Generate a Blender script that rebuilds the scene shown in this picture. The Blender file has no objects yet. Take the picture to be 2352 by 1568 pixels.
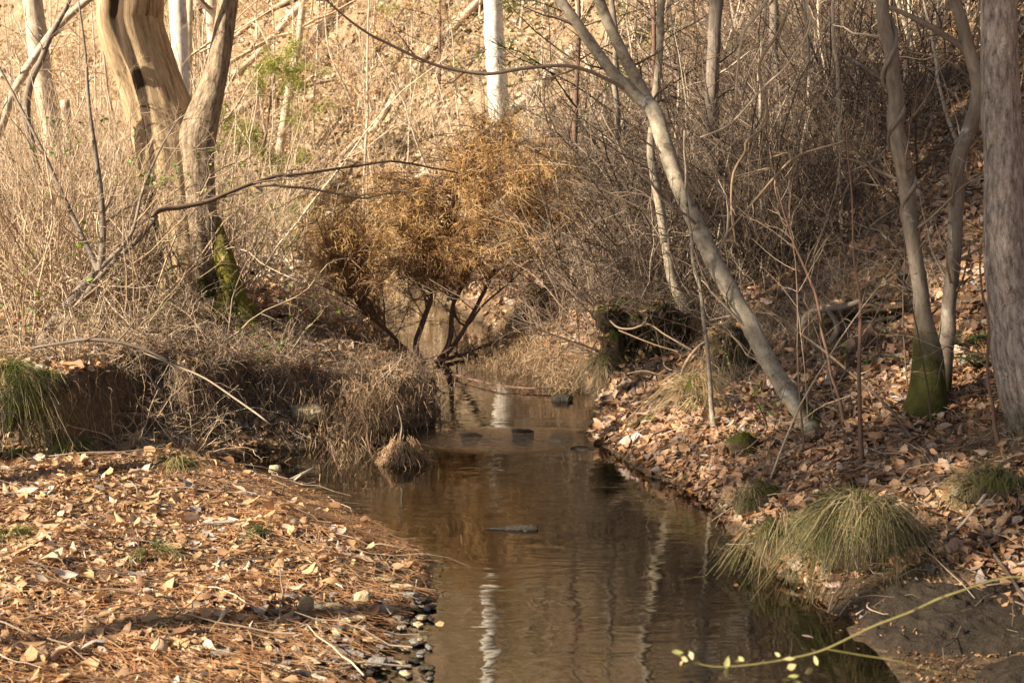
import bpy, math, random
import numpy as np
from mathutils import Vector, Matrix
PI = math.pi
RNG = np.random.default_rng(11)
SC = bpy.context.scene
COL = SC.collection
# ------------------------------------------------------------------ camera model
F = 3231.0                      # focal length in units of the 2352-wide photograph
CAM = np.array([0.0, 0.0, 1.7])
PITCH = math.atan((784 - 414) / F)
_cp, _sp = math.cos(PITCH), math.sin(PITCH)

def ray(px, py):
    a = (px - 1176) / F
    b = (784 - py) / F
    d = np.array([a, _cp + b * _sp, -_sp + b * _cp])
    return d / d[1]

def P(px, py, y):
    return CAM + ray(px, py) * y

# ------------------------------------------------------------------ noise
def _hash(ix, iy, iz):
    h = (ix.astype(np.int64) * 374761393 + iy.astype(np.int64) * 668265263 + iz.astype(np.int64) * 2147483647) & 0xffffffff
    h = ((h ^ (h >> 13)) * 1274126177) & 0xffffffff
    h = ((h ^ (h >> 16)) * 2246822519) & 0xffffffff
    return ((h ^ (h >> 15)) & 0xffff) / 65535.0

def vnoise(p):
    p = np.asarray(p, float)
    i = np.floor(p).astype(np.int64)
    f = p - i
    f = f * f * (3 - 2 * f)
    r = 0
    for dx in (0, 1):
        wx = f[..., 0] if dx else 1 - f[..., 0]
        for dy in (0, 1):
            wy = f[..., 1] if dy else 1 - f[..., 1]
            for dz in (0, 1):
                wz = f[..., 2] if dz else 1 - f[..., 2]
                r = r + wx * wy * wz * _hash(i[..., 0] + dx, i[..., 1] + dy, i[..., 2] + dz)
    return r * 2 - 1

def n2(x, y, s, seed=0):
    x = np.asarray(x, float); y = np.asarray(y, float)
    return vnoise(np.stack([x * s + seed * 17.3, y * s - seed * 9.1, np.full_like(x, seed * 3.7)], -1))

def sstep(a, b, x):
    t = np.clip((x - a) / (b - a), 0, 1)
    return t * t * (3 - 2 * t)

# ------------------------------------------------------------------ terrain
LY = [-30, 2, 4, 4.76, 5.63, 6.2, 6.8, 7.4, 7.9, 8.2, 8.7, 9.2, 9.8, 10.3, 11, 12.9, 16, 19.2, 23, 28, 34, 40]
LX = [-1.2, -.7, -.55, -.48, -.32, -.41, -.73, -1.0, -1.3, -1.8, -1.55, -.95, -.62, -.55, -.65, -.86, -1.55, -2.15, -3.3, -5.6, -11, -20]
RY = [-30, 2, 4, 5.1, 5.35, 6.0, 7.0, 8.2, 8.8, 9.1, 9.35, 10.1, 11, 11.8, 12.6, 13.5, 16.8, 19.2, 21.5, 25, 30, 40]
RX = [2.2, 1.7, 1.45, 1.38, 1.34, 1.16, 1.1, .78, .62, .52, .55, .7, .66, .52, .2, -.05, -.35, -1.0, -1.5, -3.6, -6, -17]
NOTCH_L = [(-2.25, 8.2, .22), (-1.75, 8.65, .2), (-1.28, 9.0, .2)]
NEAR = ([-.01, 0, .15, .4, .8, 1.6, 3, 5, 10, 30, 60], [0, 0, .09, .16, .25, .46, 1.05, 2.2, 6, 19, 30])
SHELF = ([-.01, 0, .15, .5, .75, 1.1, 1.8, 3, 5, 10, 30, 60], [0, 0, .03, .06, .2, .34, .6, 1.15, 2.2, 6, 19, 30])
FAR = ([-.01, 0, .12, .4, 1.2, 1.9, 3.3, 4.4, 8, 30, 60], [0, 0, .26, .5, .74, 1.0, 2.05, 2.9, 5.8, 19, 30])

def H(x, y):
    x = np.asarray(x, float); y = np.asarray(y, float)
    wob = .08 * n2(x, y, 2.0, 1) + .05 * n2(x, y, 5.5, 2) + .02 * n2(x, y, 14, 2)
    dl = np.interp(y, LY, LX) - x + wob + (.1 * n2(x * .4, y, 1.7, 12) + .05 * n2(x * .5, y, 4.5, 13)) * sstep(8, 7, y)
    dr = x - np.interp(y, RY, RX) + wob
    # bed
    din = np.minimum(-dl, -dr)
    depth = np.interp(y, [0, 5, 6, 8.5, 9.0, 9.4, 10, 14, 17], [.12, .16, .2, .2, .07, .06, .16, .18, .06])
    bed = -.012 - depth * sstep(0, .55, din) + .02 * n2(x, y, 3, 3)
    # left land
    yb = np.interp(x, [-9, -4.5, -2.9, -2.2, -1.9, -1.55, -1.0, -.6], [8.3, 8.05, 8.0, 8.15, 8.45, 8.85, 9.4, 10.4])
    yb = yb + .24 * n2(x, y * 0, 1.9, 4) + .1 * n2(x, y * .6, 6, 4)
    for (cx, cy, r) in NOTCH_L:
        yb = yb + .6 * np.exp(-((x - cx) / r) ** 2)
    k = np.interp(y, [8.6, 10.2, 12], [3.5, 1.1, .35])
    cap = .58 + .028 * np.clip(y - 8.5, 0, 9) + .03 * np.clip(-x - 3, 0, 8)
    cap = cap * np.interp(x + .3 * np.clip(y - 9, 0, 3), [-2.3, -1.3, -.9], [1, .62, .45])
    top = np.minimum(cap, .05 + k * np.maximum(dl, 0))
    bar = .008 + .2 * (1 - np.exp(-np.maximum(dl, 0) / 1.3)) + .012 * np.maximum(dl - 1, 0)
    s = sstep(-.03, .1, y - yb)
    left = bar * (1 - s) + np.maximum(top, bar) * s
    left = left + np.clip(dl, 0, .5) * 2 * (.055 * n2(x, y, .9, 5) + .035 * n2(x, y, 3.5, 6))
    # right land
    zn = np.interp(dr, *NEAR); zf = np.interp(dr, *FAR); zs = np.interp(dr, *SHELF)
    t1 = sstep(10.5, 10.85, y); t2 = sstep(8.2, 10.8, y); q = sstep(.9, 1.9, dr); t = t1 * (1 - q) + t2 * q; u = sstep(4.6, 5.7, y)
    right = (zs * (1 - u) + zn * u) * (1 - t) + zf * t
    right = right + np.clip(dr, 0, .5) * 2 * (.1 * n2(x, y, .9, 7) + .05 * n2(x, y, 2.9, 8) + .02 * n2(x, y, 8, 8))
    right = right - .45 * np.exp(-(((x - 1.22) / .34) ** 4 + ((y - 11.15) / .36) ** 4))
    right = right - .42 * np.exp(-(((x - 2.42) / .36) ** 4 + ((y - 9.55) / .38) ** 4))
    right = np.maximum(right, .03 * sstep(.05, .4, dr) + .004)
    z = np.where(dl > 0, left, np.where(dr > 0, right, bed))
    # the far hillside
    w = y - 22.0 - np.clip(-x - 2, 0, 30) * .55 + 1.5 * n2(x, y, .12, 9)
    hill = np.where(w > 0, .62 * (np.sqrt(w * w + 9) - 3), 0)
    hill = np.minimum(hill, 40 + .05 * hill) + np.clip(w, 0, 4) * (.1 * n2(x, y, .5, 10))
    rear = .0 * x
    return np.where(w > 0, np.maximum(z, 0) * 1.0 + hill, z) + rear

def h1(x, y):
    return float(H(np.array([x]), np.array([y]))[0])

_ys = np.arange(2.5, 60, .02)
def G(px, py):
    """the ground point seen at a place of the photograph"""
    d = ray(px, py)
    q = CAM[None] + d[None] * _ys[:, None]
    hz = np.maximum(H(q[:, 0], q[:, 1]), 0)
    k = np.nonzero(q[:, 2] <= hz)[0]
    i = k[0] if len(k) else len(_ys) - 1
    return np.array([q[i, 0], q[i, 1], hz[i]])

# ------------------------------------------------------------------ mesh building
class MB:
    def __init__(s):
        s.v = []; s.f = []; s.r = []; s.m = []; s.t = []; s.n = 0
    def add(s, v, f, rnd=0.5, moss=0.0, tc=None):
        v = np.asarray(v, float).reshape(-1, 3); f = np.asarray(f, np.int64).reshape(-1, 4)
        n = len(v)
        s.v.append(v); s.f.append(f + s.n)
        s.r.append(np.broadcast_to(np.asarray(rnd, float), (n,)).copy())
        s.m.append(np.broadcast_to(np.asarray(moss, float), (n,)).copy())
        s.t.append(v.copy() if tc is None else np.asarray(tc, float).reshape(-1, 3))
        s.n += n
        return s
    def tubes(s, pts, rad, sides=3, rnd=None, moss=None, radfn=None, closed=True):
        pts = np.asarray(pts, float); rad = np.asarray(rad, float)
        if pts.ndim == 2: pts = pts[None]; rad = rad[None]
        N, K = pts.shape[:2]
        if closed:      # a closed tip
            e = pts[:, -1:] + (pts[:, -1:] - pts[:, -2:-1]) * .001 + 1e-6
            pts = np.concatenate([pts, e], 1); rad = np.concatenate([rad, rad[:, -1:] * .02], 1); K += 1
        T = np.gradient(pts, axis=1)
        if closed: T[:, -1] = T[:, -2]
        T /= np.linalg.norm(T, axis=-1, keepdims=True) + 1e-12
        m = T.mean(1)
        ref = np.where((np.abs(m[:, 2]) > .6)[:, None], np.array([0, -1.0, 0]), np.array([0, 0, 1.0]))
        par = np.abs((ref * m).sum(1)) > .9
        ref[par] = np.array([1.0, 0, 0])
        U = np.cross(T, ref[:, None, :]); U /= np.linalg.norm(U, axis=-1, keepdims=True) + 1e-12
        V = np.cross(T, U)
        th = np.arange(sides) / sides * 2 * PI
        seg = np.linalg.norm(np.diff(pts, axis=1), axis=-1)
        L = np.concatenate([np.zeros((N, 1)), np.cumsum(seg, 1)], 1)
        R = np.repeat(rad[:, :, None], sides, 2)
        if radfn is not None: R = R * radfn(th[None, None, :], L[:, :, None] / (L[:, -1:, None] + 1e-9))
        v = pts[:, :, None] + R[..., None] * (np.cos(th)[:, None] * U[:, :, None] + np.sin(th)[:, None] * V[:, :, None])
        tc = np.stack([np.cos(th) * rad[:, :, None], np.sin(th) * rad[:, :, None], np.repeat(L[:, :, None], sides, 2)], -1) + (pts[:, :1, None] * 3.1)
        a = np.arange(N * K * sides).reshape(N, K, sides)
        b = np.roll(a, -1, 2)
        f = np.stack([a[:, :-1], b[:, :-1], b[:, 1:], a[:, 1:]], -1)
        if rnd is None: rnd = RNG.random(N)
        rr = np.repeat(np.broadcast_to(np.asarray(rnd, float), (N,)), K * sides)
        mm = 0.0
        if moss is not None:
            mm = moss(v, th) if callable(moss) else np.full(v.shape[:3], moss)
            mm = mm.reshape(-1)
        return s.add(v, f, rr, mm, tc)
    def ribbons(s, pts, wid, side, rnd=None):
        """flat strips: pts (N,K,3), widths (N,K), side (N,3)"""
        pts = np.asarray(pts, float); N, K = pts.shape[:2]
        o = side[:, None, :] * (wid[:, :, None] * .5)
        v = np.stack([pts - o, pts + o], 2)
        a = np.arange(N * K * 2).reshape(N, K, 2)
        f = np.stack([a[:, :-1, 0], a[:, :-1, 1], a[:, 1:, 1], a[:, 1:, 0]], -1)
        if rnd is None: rnd = RNG.random(N)
        return s.add(v, f, np.repeat(np.broadcast_to(rnd, (N,)), K * 2))
    def blob(s, c, sc, amp=.15, fr=1.6, seed=0, nu=18, nv=11, rot=0, flat=0, moss=None, rnd=None):
        th = np.arange(nu) / nu * 2 * PI; ph = np.linspace(-PI / 2, PI / 2, nv)
        d = np.stack([np.cos(ph)[:, None] * np.cos(th), np.cos(ph)[:, None] * np.sin(th), np.repeat(np.sin(ph)[:, None], nu, 1)], -1)
        n = vnoise(d * fr + seed * 7.7) + .5 * vnoise(d * fr * 2.3 + seed * 3.1)
        d2 = d * (1 + amp * n)[..., None]
        if flat: d2 = np.sign(d2) * np.abs(d2) ** flat
        v = d2 * np.asarray(sc)
        cr, sr = math.cos(rot), math.sin(rot)
        v = np.stack([v[..., 0] * cr - v[..., 1] * sr, v[..., 0] * sr + v[..., 1] * cr, v[..., 2]], -1) + np.asarray(c)
        a = np.arange(nu * nv).reshape(nv, nu); b = np.roll(a, -1, 1)
        f = np.stack([a[:-1], b[:-1], b[1:], a[1:]], -1)
        return s.add(v, f, RNG.random() if rnd is None else rnd, 0.0 if moss is None else (moss(v).reshape(-1) if callable(moss) else moss))
    def build(s, name, mat, parent=None, loc=None, smooth=False):
        v = np.concatenate(s.v); f = np.concatenate(s.f)
        o0 = np.zeros(3) if loc is None else np.asarray(loc, float)
        if parent is not None and loc is None: o0 = np.array(parent.get('_o', (0, 0, 0)))
        me = bpy.data.meshes.new(name)
        me.vertices.add(len(v)); me.vertices.foreach_set('co', (v - o0).astype(np.float32).ravel())
        me.loops.add(len(f) * 4); me.loops.foreach_set('vertex_index', f.astype(np.int32).ravel())
        me.polygons.add(len(f)); me.polygons.foreach_set('loop_start', np.arange(0, len(f) * 4, 4, dtype=np.int32))
        me.polygons.foreach_set('use_smooth', np.full(len(f), smooth))
        for nm, ar in (('rnd', s.r), ('moss', s.m)):
            at = me.attributes.new(nm, 'FLOAT', 'POINT'); at.data.foreach_set('value', np.concatenate(ar).astype(np.float32))
        at = me.attributes.new('tc', 'FLOAT_VECTOR', 'POINT'); at.data.foreach_set('vector', np.concatenate(s.t).astype(np.float32).ravel())
        me.update(calc_edges=True)
        me.materials.append(mat)
        o = bpy.data.objects.new(name, me); COL.objects.link(o)
        if parent is not None: o.parent = parent
        elif loc is not None: o.location = o0
        return o

def tag(o, label=None, cat=None, group=None, kind=None):
    if label: o['label'] = label
    if cat: o['category'] = cat
    if group: o['group'] = group
    if kind: o['kind'] = kind
    return o

def thing(name, loc, label, cat, group=None):
    o = bpy.data.objects.new(name, None); COL.objects.link(o)
    o.location = tuple(float(c) for c in loc); o.empty_display_size = .1
    o['_o'] = [float(c) for c in loc]
    return tag(o, label, cat, group)

def copy_tree(o, parent=None):
    c = o.copy(); COL.objects.link(c)
    if parent is not None: c.parent = parent
    for ch in list(o.children): copy_tree(ch, c)
    return c

class Proto:
    """a thing built once at the origin, first placed itself and then copied"""
    ALL = []
    def __init__(s, root): s.root = root; s.used = False; Proto.ALL.append(s)
    def place(s, loc, rz=0, sc=1.0, label=None, group=None, tilt=(0, 0)):
        o = copy_tree(s.root) if s.used else s.root
        s.used = True
        o.location = tuple(float(c) for c in loc); o.rotation_euler = (tilt[0], tilt[1], rz); o.scale = (sc, sc, sc)
        if label: o['label'] = label
        if group: o['group'] = group
        return o

# ------------------------------------------------------------------ curves and branching
def spline(pts, n):
    p = np.asarray(pts, float)
    q = np.concatenate([2 * p[:1] - p[1:2], p, 2 * p[-1:] - p[-2:-1]])
    m = len(p) - 1
    t = np.linspace(0, m, n); i = np.minimum(t.astype(int), m - 1); f = (t - i)[:, None]
    a, b, c, d = q[i], q[i + 1], q[i + 2], q[i + 3]
    return .5 * (2 * b + (c - a) * f + (2 * a - 5 * b + 4 * c - d) * f ** 2 + (3 * b - a - 3 * c + d) * f ** 3)

def pixpath(pix, y, n=40, dy=0.0):
    """photo polyline of (px, py, width px) at distance y (to y+dy along it) -> points, radii"""
    pix = np.asarray(pix, float)
    if np.ndim(y) == 0: y = np.linspace(y, y + dy, len(pix))
    w = np.array([P(a, b, yy) for (a, b), yy in zip(pix[:, :2], y)])
    r = pix[:, 2] * .5 / F * np.asarray(y)
    q = spline(np.concatenate([w, r[:, None]], 1), n)
    return q[:, :3], np.maximum(q[:, 3], .0012)

def walk(p, d, L, K, wob, up):
    d = np.array(d, float); d /= np.linalg.norm(d)
    st = L / (K - 1); out = np.empty((K, 3)); out[0] = p
    nz = RNG.normal(size=(K, 3)) * wob
    for i in range(1, K):
        d = d + nz[i]; d[2] += up
        d /= math.sqrt(d[0] * d[0] + d[1] * d[1] + d[2] * d[2])
        out[i] = out[i - 1] + d * st
    return out

def grow(out, p, d, L, r, spec, lev=0):
    s = spec[lev]
    K = s['K']
    pts = walk(p, d, L, K, s['wob'], s['up'])
    rad = r * (1 - (1 - s.get('tip', .25)) * np.linspace(0, 1, K))
    out.append((lev, pts, rad))
    sprout(out, pts, rad, spec, lev, L)

def sprout(out, pts, rad, spec, lev, L, t0=None):
    s = spec[lev]
    if lev + 1 >= len(spec): return
    K = len(pts)
    n = RNG.integers(s['n'][0], s['n'][1] + 1)
    for k in range(n):
        t = RNG.uniform(s.get('t0', .2) if t0 is None else t0, .98)
        i = min(int(t * (K - 1)), K - 2); f = t * (K - 1) - i
        q = pts[i] * (1 - f) + pts[i + 1] * f
        tg = pts[i + 1] - pts[i]; tg = tg / (np.linalg.norm(tg) + 1e-9)
        rv = RNG.normal(size=3); rv[2] += s.get('side_up', 0)
        rv -= tg * rv.dot(tg); rv /= np.linalg.norm(rv) + 1e-9
        a = s['ang'] * RNG.uniform(.7, 1.3)
        nd = tg * math.cos(a) + rv * math.sin(a)
        l2 = L * s['len'] * RNG.uniform(.5, 1.2) * (1 - .5 * t)
        r2 = max(rad[i] * s.get('rr', .55), s.get('rmin', .0012))
        grow(out, q, nd, l2, r2, spec, lev + 1)

def emit(mb, out, sides, levs=None, rnd=None):
    by = {}
    for lev, p, r in out:
        if levs is None or lev in levs: by.setdefault((lev, len(p)), []).append((p, r))
    for (lev, K), lst in by.items():
        mb.tubes(np.array([a for a, b in lst]), np.array([b for a, b in lst]), sides[min(lev, len(sides) - 1)],
                 rnd=RNG.random(len(lst)) if rnd is None else rnd, closed=lev == 0)
    return mb

# leaf templates: K stations x 3 across, cupped and curled
def leaf_templates(n=14, K=5, curl=1.0):
    out = []
    for i in range(n):
        t = np.linspace(0, 1, K)
        w = np.sin(PI * np.clip(t, .02, .985) ** RNG.uniform(.7, 1.1)) ** RNG.uniform(.6, 1.0) * RNG.uniform(.13, .27)
        w = w * (1 + .22 * RNG.normal(size=K)); w[0] = .015; w[-1] = .012
        bend = RNG.normal() * 1.3 * curl; ang = bend * (t - .5)
        x = np.cumsum(np.cos(ang)) / K; z = np.cumsum(np.sin(ang)) / K
        x -= x.mean(); z -= z.mean()
        cup = (RNG.normal() * .55 + .15) * curl; tw = RNG.normal() * .5 * curl
        v = np.zeros((K, 3, 3))
        for j, sg in enumerate((-1, 0, 1)):
            tz = tw * (t - .5) * sg
            v[:, j, 0] = x
            v[:, j, 1] = sg * w * np.cos(cup)
            v[:, j, 2] = z + (w * abs(sg)) * np.sin(cup) + w * tz + .025 * RNG.normal(size=K) * curl * abs(sg)
        out.append(v.reshape(-1, 3))
    a = np.arange(K * 3).reshape(K, 3)
    f = np.stack([a[:-1, :-1], a[:-1, 1:], a[1:, 1:], a[1:, :-1]], -1).reshape(-1, 4)
    return np.array(out), f

LT5, LF5 = leaf_templates(16, 5)
LT3, LF3 = leaf_templates(12, 3)
LTF, LFF = leaf_templates(10, 4, .35)

def frames(nrm, yaw, tilt):
    """rotation matrices from surface normals, yaw and random tilt"""
    N = len(nrm)
    n = nrm + RNG.normal(size=(N, 3)) * tilt
    n /= np.linalg.norm(n, axis=1, keepdims=True)
    a = np.stack([np.cos(yaw), np.sin(yaw), np.zeros(N)], 1)
    x = a - n * (a * n).sum(1, keepdims=True); x /= np.linalg.norm(x, axis=1, keepdims=True) + 1e-9
    y = np.cross(n, x)
    return np.stack([x, y, n], 2)

def put_leaves(mb, pts, size, nrm=None, tilt=.35, T=LT5, TF=LF5, rnd=None):
    N = len(pts)
    if nrm is None: nrm = np.tile(np.array([0, 0, 1.0]), (N, 1))
    M = frames(nrm, RNG.uniform(0, 2 * PI, N), tilt)
    t = T[RNG.integers(0, len(T), N)] * np.asarray(size).reshape(-1, 1, 1)
    v = np.einsum('nij,nkj->nki', M, t) + pts[:, None, :]
    k = T.shape[1]
    f = TF[None] + (np.arange(N) * k)[:, None, None]
    if rnd is None: rnd = RNG.random(N)
    mb.add(v, f, np.repeat(rnd, k))
    return mb

def normals(x, y, e=.04):
    dx = (H(x + e, y) - H(x - e, y)) / (2 * e); dy = (H(x, y + e) - H(x, y - e)) / (2 * e)
    n = np.stack([-dx, -dy, np.ones_like(dx)], 1)
    return n / np.linalg.norm(n, axis=1, keepdims=True)
# ------------------------------------------------------------------ materials
class NT:
    def __init__(s, name):
        s.m = bpy.data.materials.new(name); s.m.use_nodes = True
        s.t = s.m.node_tree; s.t.nodes.clear()
        s.out = s.t.nodes.new('ShaderNodeOutputMaterial')
    def n(s, typ, ins=None, **kw):
        d = s.t.nodes.new('ShaderNode' + typ)
        for k, v in kw.items(): setattr(d, k, v)
        for k, v in (ins or {}).items():
            if isinstance(v, bpy.types.NodeSocket): s.t.links.new(v, d.inputs[k])
            else: d.inputs[k].default_value = v
        return d
    def attr(s, nm): return s.n('Attribute', attribute_name=nm)
    def ramp(s, fac, stops, interp='LINEAR'):
        d = s.n('ValToRGB', {0: fac}); cr = d.color_ramp; cr.interpolation = interp
        while len(cr.elements) < len(stops): cr.elements.new(.5)
        for e, (p, c) in zip(cr.elements, stops):
            e.position = p; e.color = (*c, 1)
        return d.outputs[0]
    def noise(s, vec, scale, detail=4, rough=.6, mp=None):
        if mp is not None: vec = s.n('Mapping', {0: vec, 3: mp}).outputs[0]
        ins = {'Scale': scale, 'Detail': detail, 'Roughness': rough}
        if vec is not None: ins['Vector'] = vec
        return s.n('TexNoise', ins).outputs[0]
    def mix(s, fac, a, b, blend='MIX'):
        d = s.n('Mix', data_type='RGBA', blend_type=blend)
        for k, v in ((0, fac), (6, a), (7, b)):
            if isinstance(v, bpy.types.NodeSocket): s.t.links.new(v, d.inputs[k])
            else: d.inputs[k].default_value = (*v, 1) if isinstance(v, tuple) else v
        return d.outputs[2]
    def math(s, op, a, b=0.0):
        d = s.n('Math', {0: a, 1: b}, operation=op); return d.outputs[0]
    def principled(s, col, rough=.8, bump=None, bs=.3, bd=.01, spec=.3):
        ins = {'Base Color': col if isinstance(col, bpy.types.NodeSocket) else (*col, 1), 'Roughness': rough, 'Specular IOR Level': spec}
        if bump is not None: ins['Normal'] = s.n('Bump', {'Height': bump, 'Strength': bs, 'Distance': bd}).outputs[0]
        return s.n('BsdfPrincipled', ins).outputs[0]
    def done(s, sh):
        s.t.links.new(sh, s.out.inputs[0]); return s.m

def leaf_mat(name, stops, trans=.3, rough=.65, nz=.35, spec=.25, wet=False):
    t = NT(name)
    r = t.attr('rnd').outputs['Fac']
    g = t.n('NewGeometry').outputs['Position']
    c = t.ramp(r, stops)
    nn = t.noise(g, 60, 3)
    c = t.mix(nz, c, t.ramp(nn, [(.3, (.25, .22, .2)), (.7, (1.1, 1.1, 1.1))]), 'MULTIPLY')
    if wet:      # leaves lying at the water are soaked: darker and glossier
        z = t.n('SeparateXYZ', {0: g}).outputs[2]
        w = t.n('MapRange', {0: t.math('ADD', z, t.math('MULTIPLY', t.noise(g, 5, 3), .06)), 1: .05, 2: .12, 3: 1, 4: 0}).outputs[0]
        c = t.mix(w, c, t.mix(1.0, c, (.42, .36, .32), 'MULTIPLY'))
        rough = t.n('MapRange', {0: w, 1: 0, 2: 1, 3: rough, 4: .35}).outputs[0]
    p = t.principled(c, rough, spec=spec)
    if trans > 0:
        tr = t.n('BsdfTranslucent', {'Color': c}).outputs[0]
        p = t.n('MixShader', {0: trans, 1: p, 2: tr}).outputs[0]
    return t.done(p)

def twig_mat(name, stops, rough=.8):
    t = NT(name)
    r = t.attr('rnd').outputs['Fac']
    oi = t.n('ObjectInfo').outputs['Random']
    f = t.math('FRACT', t.math('ADD', r, t.math('MULTIPLY', oi, .37)))
    c = t.ramp(f, stops)
    nn = t.noise(t.attr('tc').outputs['Vector'], 45, 3)
    c = t.mix(.5, c, t.ramp(nn, [(.3, (.45, .42, .4)), (.7, (1.15, 1.15, 1.15))]), 'MULTIPLY')
    return t.done(t.principled(c, rough))

def bark_mat(name, stops, scale=18, stretch=.22, lichen=None, lich_amt=.55, moss=(.042, .04, .009), bs=.7, bd=.012, blotch=None, fine=1.0):
    t = NT(name)
    v = t.attr('tc').outputs['Vector']
    a = t.noise(v, scale, 6, .65, (1, 1, stretch))
    b = t.noise(v, scale * 3.3, 5, .7, (1, 1, stretch * 1.6))
    h = t.math('ADD', t.math('MULTIPLY', a, .7), t.math('MULTIPLY', b, .3 * fine))
    c = t.ramp(h, stops)
    if lichen:
        l = t.noise(v, 7, 5, .7)
        c = t.mix(t.ramp(l, [(lich_amt, (0, 0, 0)), (lich_amt + .1, (.8, .8, .8))]), c, lichen)
    if blotch:
        l = t.noise(v, blotch[1], 4, .6, (1, 1, blotch[2]))
        c = t.mix(t.ramp(l, [(blotch[3], (0, 0, 0)), (blotch[3] + .07, (.85, .85, .85))]), c, blotch[0])
    ms = t.attr('moss').outputs['Fac']
    mn = t.noise(v, 14, 6, .7)
    mk = t.ramp(t.math('ADD', ms, t.math('MULTIPLY', t.math('SUBTRACT', mn, .5), .9)), [(.40, (0, 0, 0)), (.75, (1, 1, 1))])
    mc = t.mix(t.noise(v, 55, 4), tuple(x * .5 for x in moss), tuple(x * 1.7 for x in moss))
    c = t.mix(mk, c, mc)
    return t.done(t.principled(c, .85, h, bs, bd, .2))

M = {}
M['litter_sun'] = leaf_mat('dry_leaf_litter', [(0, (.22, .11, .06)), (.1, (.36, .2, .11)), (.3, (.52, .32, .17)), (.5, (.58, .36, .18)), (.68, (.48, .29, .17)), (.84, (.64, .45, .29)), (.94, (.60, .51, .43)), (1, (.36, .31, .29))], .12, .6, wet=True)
M['litter_shade'] = leaf_mat('damp_shaded_leaf_litter', [(0, (.12, .07, .05)), (.18, (.27, .145, .085)), (.38, (.42, .235, .125)), (.55, (.52, .30, .155)), (.72, (.36, .225, .155)), (.86, (.50, .35, .24)), (.95, (.52, .42, .35)), (1, (.2, .16, .14))], .12, .5, spec=.3, wet=True)  # darker copy of the sunny leaf tones, with the right bank's shade mixed in
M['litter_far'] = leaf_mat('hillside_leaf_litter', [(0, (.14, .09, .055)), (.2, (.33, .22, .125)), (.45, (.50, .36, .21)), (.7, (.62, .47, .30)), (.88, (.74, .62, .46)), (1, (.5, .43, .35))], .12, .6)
M['beech'] = leaf_mat('marcescent_leaf', [(0, (.52, .30, .13)), (.5, (.66, .42, .21)), (1, (.78, .58, .34))], .35, .5)
M['green'] = leaf_mat('green_leaf', [(0, (.05, .14, .02)), (.5, (.13, .27, .03)), (.85, (.28, .42, .05)), (1, (.45, .48, .08))], .35, .4, .2, .4)
M['fern'] = leaf_mat('fern_leaf', [(0, (.02, .07, .02)), (1, (.05, .15, .03))], .2, .5, .2)
M['evergreen'] = leaf_mat('evergreen_needle', [(0, (.03, .06, .012)), (.6, (.07, .11, .02)), (1, (.16, .19, .03))], .25, .6, .2)
M['palegreen'] = leaf_mat('pale_green_needle', [(0, (.2, .22, .05)), (1, (.42, .42, .1))], .3, .6, .2)
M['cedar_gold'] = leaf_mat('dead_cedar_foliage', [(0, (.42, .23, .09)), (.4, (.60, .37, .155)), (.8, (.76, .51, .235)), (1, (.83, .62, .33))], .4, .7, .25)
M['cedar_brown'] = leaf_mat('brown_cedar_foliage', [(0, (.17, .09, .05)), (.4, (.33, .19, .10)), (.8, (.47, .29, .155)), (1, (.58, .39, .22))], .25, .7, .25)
M['straw'] = leaf_mat('pine_straw', [(0, (.22, .10, .05)), (.4, (.42, .20, .09)), (.8, (.58, .32, .16)), (1, (.66, .47, .27))], .05, .45, .2)
M['dry_grass'] = leaf_mat('dry_grass_blade', [(0, (.15, .10, .05)), (.4, (.33, .23, .12)), (.75, (.50, .37, .2)), (.9, (.60, .48, .27)), (1, (.2, .24, .06))], .2, .6, .2)
M['green_grass'] = leaf_mat('green_grass_blade', [(0, (.05, .065, .018)), (.35, (.11, .135, .032)), (.6, (.21, .21, .065)), (.8, (.36, .28, .13)), (1, (.46, .35, .2))], .25, .5, .2)
M['sedge'] = leaf_mat('sedge_blade', [(0, (.04, .045, .014)), (.3, (.085, .088, .026)), (.6, (.155, .125, .06)), (.82, (.27, .2, .11)), (1, (.38, .29, .18))], .15, .5, .2)
M['mossblade'] = leaf_mat('moss_tuft', [(0, (.04, .042, .006)), (.6, (.10, .095, .01)), (1, (.2, .165, .022))], .2, .8, .2)
M['twig_pale'] = twig_mat('pale_twig_bark', [(0, (.30, .20, .12)), (.3, (.46, .33, .21)), (.6, (.60, .46, .31)), (.85, (.68, .55, .40)), (1, (.36, .22, .13))])
M['twig_brown'] = twig_mat('brown_twig_bark', [(0, (.10, .065, .045)), (.4, (.2, .135, .09)), (.8, (.33, .24, .17)), (1, (.42, .33, .25))])
M['twig_grey'] = twig_mat('grey_twig_bark', [(0, (.09, .06, .042)), (.4, (.17, .12, .083)), (.75, (.28, .21, .15)), (1, (.48, .39, .29))])  # tones darkened to put the right thicket's shade into the twig colour
M['twig_dark'] = twig_mat('dark_twig_bark', [(0, (.045, .03, .025)), (.5, (.09, .06, .045)), (1, (.16, .11, .08))])
M['stick'] = bark_mat('weathered_stick', [(.3, (.25, .19, .13)), (.6, (.52, .42, .31)), (.8, (.64, .54, .42))], 30, .1, bd=.003)
M['bark_ridge'] = bark_mat('ridged_bark', [(.36, (.07, .045, .03)), (.48, (.26, .19, .125)), (.64, (.46, .36, .25)), (.8, (.56, .46, .33))], 30, .3, bs=1, bd=.03)
M['bark_grey'] = bark_mat('smooth_grey_bark', [(.3, (.11, .085, .06)), (.48, (.28, .23, .17)), (.68, (.45, .385, .30))], 26, .8, (.55, .53, .5), .60, bd=.006, blotch=((.13, .1, .07), 11, 1.6, .58))
M['bark_dark'] = bark_mat('grey_brown_bark', [(.3, (.09, .07, .055)), (.5, (.2, .16, .125)), (.7, (.34, .28, .23))], 22, .25, (.5, .47, .43), .63, bd=.012)
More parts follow.
